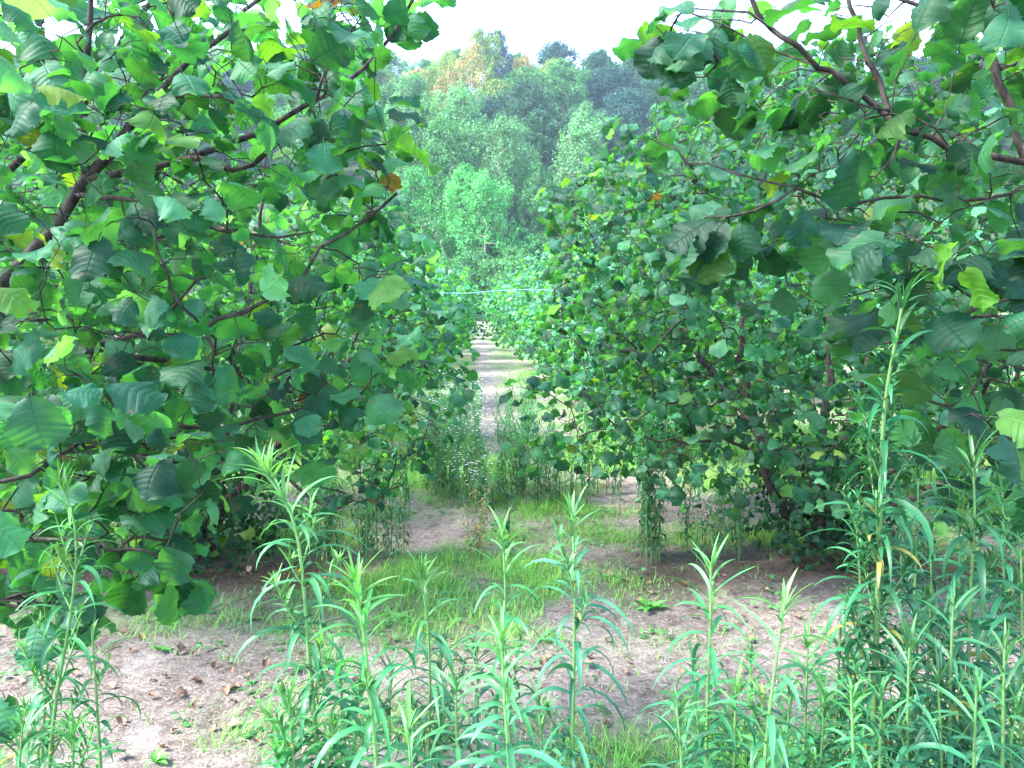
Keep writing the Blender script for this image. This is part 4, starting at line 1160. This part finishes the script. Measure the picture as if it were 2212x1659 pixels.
# ==================================================================== the wooded hillside
def forest_tree(rnd, kind):
    """kinds: round, poplar, locust, dead"""
    if kind == "round":   H, Wd, z0, lobes, nl, sz = 11, 6.4, 1.5, 24, 17000, .235
    elif kind == "poplar": H, Wd, z0, lobes, nl, sz = 14.5, 4.0, 2.6, 26, 15000, .18
    elif kind == "locust": H, Wd, z0, lobes, nl, sz = 14, 4.8, 5.6, 15, 10500, .2
    else: H, Wd, z0, lobes, nl, sz = 14, 3.2, 7.5, 10, 1700, .2
    sk = Skel()
    top = H * .8
    sk.polyline([np.array([0, 0, -.8]), np.array([rnd.normal(0, .2), rnd.normal(0, .2), H * .3]), np.array([rnd.normal(0, .4), rnd.normal(0, .4), H * .6]), np.array([rnd.normal(0, .5), rnd.normal(0, .5), H * .93])], .22 if kind != "locust" else .17, .04, limb=0, step=.8)
    P, Nn = [], []
    for k in range(lobes):
        f = (k + .5) / lobes
        z = z0 + (H - z0) * f
        env = math.sin(math.pi * min(1, (f * .80 + .14))) ** .5 if kind != "round" else math.sqrt(max(0, 1 - (2 * f - .75) ** 2 * .75))
        a = k * 2.4 + rnd.normal(0, .4); r = Wd * env * rnd.uniform(.25, .8) * (1 if f < .93 else .2)
        c = np.array([math.cos(a) * r, math.sin(a) * r, z])
        lr = Wd * rnd.uniform(.26, .42) * (.6 + .4 * env)
        lr3 = np.array([lr, lr, lr * (.75 if kind == "round" else 1.25)])
        m_ = int(nl / lobes)
        sk.twig(c, rnd, sag=-.05, step=.7, wig=.08)
        for q in range(4):
            sk.twig(c + unit(rnd.normal(0, 1, 3)) * lr * .8, rnd, sag=-.03, step=.6, wig=.05)
        # small sub-clumps on the lobe's surface give light and dark pockets
        sub = unit(rnd.normal(0, 1, (11, 3)))
        d = unit(sub[rnd.randint(0, 11, m_)] + rnd.normal(0, .27, (m_, 3)))
        P.append(c + d * lr3 * (rnd.uniform(.6, 1.3, (m_, 1))))
        Nn.append(d + rnd.normal(0, .55, (m_, 3)) + [0, 0, .5])
    P = np.vstack(P); Nn = np.vstack(Nn); n = len(P)
    quad = (np.array([(-.5, 0, 0), (.5, .1, .08), (.38, 1., -.1), (-.42, .9, .06)], float), np.array([(0, 1, 2, 3)]), np.array([(0, 0), (1, 0), (1, 1), (0, 1)], float))
    quad2 = (np.array([(-.35, 0, 0.05), (.5, -.1, -.05), (.3, .8, .1), (-.25, 1.1, -.1)], float), quad[1], quad[2])
    c = rnd.uniform(.62, 1.38, (n, 1)) * np.ones((1, 3)) * (1 + rnd.normal(0, .07, (n, 3)))
    d = unit(rnd.normal(0, 1, (n, 3)) + [0, 0, -.3])
    V, Q, U, C = place_leaves([quad, quad2], P, d, Nn, sz * rnd.uniform(.7, 1.4, n), np.clip(c, 0, 2), rnd)
    root = thing({"round": "broadleaf_tree", "poplar": "poplar_tree", "locust": "tall_trunked_tree", "dead": "bare_tree"}[kind], "", "tree")
    bark = M_DARK_BARK if kind == "round" else M_PALE_BARK
    ms = sk.meshes(tip=.02, sides=(3, 4, 5), cap_r=.24)
    V_, Q_ = ms[0]
    link("trunk", mesh_from("trunk", V_, Q_, mat=bark), root)
    link("crown", mesh_from("crown", V, Q, col=C, mat=M_FOREST, smooth=False), root)
    return root
rnd = np.random.RandomState(1234)
FT = {k: [forest_tree(rnd, k) for _ in range(n)] for k, n in (("round", 3), ("poplar", 3), ("locust", 2), ("dead", 1))}
fused = set()
def put_forest(kind, px, Yd, sc, colr, label, grp="trees of the wooded hillside"):
    j = rnd.randint(len(FT[kind])); src = FT[kind][j]
    x = (px - 1106) / F * Yd
    z = float(hill_h(np.array(x), np.array(float(Yd)))) - .3
    s = (sc * rnd.uniform(.9, 1.1), sc * rnd.uniform(.9, 1.1), sc * rnd.uniform(.92, 1.1)); rz = rnd.uniform(0, 6.28)
    if (kind, j) not in fused:
        fused.add((kind, j)); o = src; o.location = (x, Yd, z); o.rotation_euler = (0, 0, rz); o.scale = s
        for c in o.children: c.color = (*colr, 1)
        o["label"] = label
    else:
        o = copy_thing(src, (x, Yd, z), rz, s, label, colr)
    o["group"] = grp
    return o
GR = {"dark": (.032, .10, .055), "mid": (.065, .20, .07), "pale": (.11, .26, .12), "bright": (.07, .28, .085), "yellow": (.19, .28, .07), "ochre": (.30, .23, .10), "blue": (.022, .072, .068)}  # yellow, ochre: autumn tone plus low ridge sunlight painted into crowns
WORD = {"dark": "dark green", "mid": "mid-green", "pale": "pale silvery green", "bright": "fresh green", "yellow": "sun-painted yellow-green", "ochre": "sun-painted ochre", "blue": "dark bluish green"}
KW = {"round": "rounded tree", "poplar": "slender tree", "locust": "tall bare-trunked tree", "dead": "half-bare tree"}
bands = [
    (81, "standing among the lowest trees of the wooded slope", [(1018, "dead", .72, "mid"), (1034, "dead", .8, "mid"), (1054, "dead", .78, "bright"), (940, "dead", .66, "mid")]),
    (76, "at the foot of the wooded slope", [(870, "round", .55, "blue"), (940, "poplar", .5, "pale"), (1030, "round", .55, "mid"), (1110, "round", .62, "mid"), (1200, "round", .5, "mid"), (1290, "round", .6, "dark"), (1400, "round", .6, "mid"), (780, "round", .6, "dark")]),
    (84, "on the lowest part of the wooded slope", [(900, "locust", .75, "bright"), (1000, "locust", .85, "bright"), (1050, "locust", .9, "bright"), (1125, "round", .62, "bright"), (1190, "poplar", .6, "mid"), (1270, "round", .7, "mid"), (1380, "locust", .8, "mid"), (820, "poplar", .8, "mid")]),
    (94, "on the lower wooded slope", [(880, "poplar", .85, "pale"), (960, "poplar", .95, "mid"), (1020, "round", .7, "bright"), (1090, "poplar", .95, "pale"), (1160, "poplar", .8, "mid"), (1225, "locust", .7, "mid"), (1310, "poplar", .8, "mid"), (1420, "round", .8, "bright")]),
    (104, "half way up the wooded slope", [(860, "poplar", .9, "pale"), (930, "poplar", 1.05, "pale"), (1000, "poplar", 1.1, "pale"), (1110, "poplar", .85, "pale"), (1240, "poplar", 1.1, "pale"), (1330, "round", .75, "mid"), (1440, "poplar", .9, "mid"), (1560, "round", .85, "dark")]),
    (118, "above the middle of the wooded slope", [(840, "poplar", .9, "mid"), (900, "poplar", 1.0, "pale"), (1000, "poplar", 1., "pale"), (1080, "round", .85, "dark"), (1170, "round", 1.0, "dark"), (1270, "poplar", .9, "pale"), (1380, "round", .9, "blue"), (1500, "round", 1., "mid"), (1640, "round", 1., "dark"), (1780, "round", 1., "mid")]),
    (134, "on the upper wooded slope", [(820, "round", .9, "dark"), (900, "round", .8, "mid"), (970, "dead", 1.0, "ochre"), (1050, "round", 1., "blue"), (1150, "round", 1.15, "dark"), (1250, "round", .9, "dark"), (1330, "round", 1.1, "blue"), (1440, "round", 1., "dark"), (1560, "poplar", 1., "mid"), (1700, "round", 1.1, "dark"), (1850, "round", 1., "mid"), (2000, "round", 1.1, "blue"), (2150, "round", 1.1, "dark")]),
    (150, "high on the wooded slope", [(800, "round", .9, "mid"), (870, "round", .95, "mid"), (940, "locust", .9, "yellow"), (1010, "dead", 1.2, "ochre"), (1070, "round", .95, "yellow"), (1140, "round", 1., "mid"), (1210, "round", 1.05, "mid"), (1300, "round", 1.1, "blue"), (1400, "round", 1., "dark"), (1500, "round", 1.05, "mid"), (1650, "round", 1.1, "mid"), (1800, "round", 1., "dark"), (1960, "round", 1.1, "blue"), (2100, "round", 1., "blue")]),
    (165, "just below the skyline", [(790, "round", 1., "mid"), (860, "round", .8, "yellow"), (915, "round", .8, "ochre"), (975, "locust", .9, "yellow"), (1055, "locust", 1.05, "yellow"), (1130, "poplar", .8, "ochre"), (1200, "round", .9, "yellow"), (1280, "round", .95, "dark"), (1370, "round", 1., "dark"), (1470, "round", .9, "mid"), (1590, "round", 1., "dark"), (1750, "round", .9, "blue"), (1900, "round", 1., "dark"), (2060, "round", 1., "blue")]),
    (182, "on the skyline", [(770, "round", .8, "mid"), (850, "round", .8, "mid"), (930, "round", .75, "mid"), (990, "round", .85, "mid"), (1065, "poplar", 1.02, "blue"), (1120, "round", .75, "mid"), (1210, "round", 1.02, "blue"), (1290, "round", .75, "dark"), (1360, "round", .8, "mid"), (1440, "round", .8, "blue"), (1540, "round", .85, "dark"), (1660, "round", .8, "mid"), (1780, "round", .8, "blue"), (1900, "round", .85, "mid"), (2020, "round", .9, "blue"), (2150, "round", .9, "blue")]),
]
# left-to-right order within each band names the trees
ORD = ["leftmost"] + "second third fourth fifth sixth seventh eighth ninth tenth eleventh twelfth thirteenth fourteenth fifteenth sixteenth seventeenth eighteenth nineteenth twentieth twenty-first twenty-second twenty-third twenty-fourth twenty-fifth twenty-sixth".split()
fill = np.random.RandomState(9)
for bi, (Yd, where, row) in enumerate(bands):
    if Yd >= 118:
        for px in range(-200 + (bi % 2) * 60, 760, 115):
            row.append((px, "round", fill.uniform(.85, 1.1), ["mid", "dark", "blue", "mid"][fill.randint(4)]))
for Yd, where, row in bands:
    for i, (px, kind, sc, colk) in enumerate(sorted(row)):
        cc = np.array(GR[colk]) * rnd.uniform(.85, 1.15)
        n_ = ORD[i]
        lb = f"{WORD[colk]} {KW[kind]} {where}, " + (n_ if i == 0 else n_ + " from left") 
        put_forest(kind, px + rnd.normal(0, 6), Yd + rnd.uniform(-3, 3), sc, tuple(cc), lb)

# ==================================================================== the air
hz = bpy.data.materials.new("haze_air"); hz.use_nodes = True
t = hz.node_tree
for nd in list(t.nodes):
    if nd.type == 'BSDF_PRINCIPLED': t.nodes.remove(nd)
pv = N(t, "ShaderNodeVolumePrincipled")
pv.inputs["Color"].default_value = (.62, .82, 1, 1)
pv.inputs["Density"].default_value = .0005
pv.inputs["Anisotropy"].default_value = .2
t.links.new(pv.outputs[0], t.nodes["Material Output"].inputs["Volume"])
import bmesh
bm = bmesh.new(); bmesh.ops.create_cube(bm, size=1)
me = bpy.data.meshes.new("haze"); bm.to_mesh(me); bm.free(); me.materials.append(hz)
# box is a little larger than the ground sheet
o = link("haze", me, None, (0, 480, 60)); o.scale = (640, 1120, 126)
tag(o, kind="stuff")
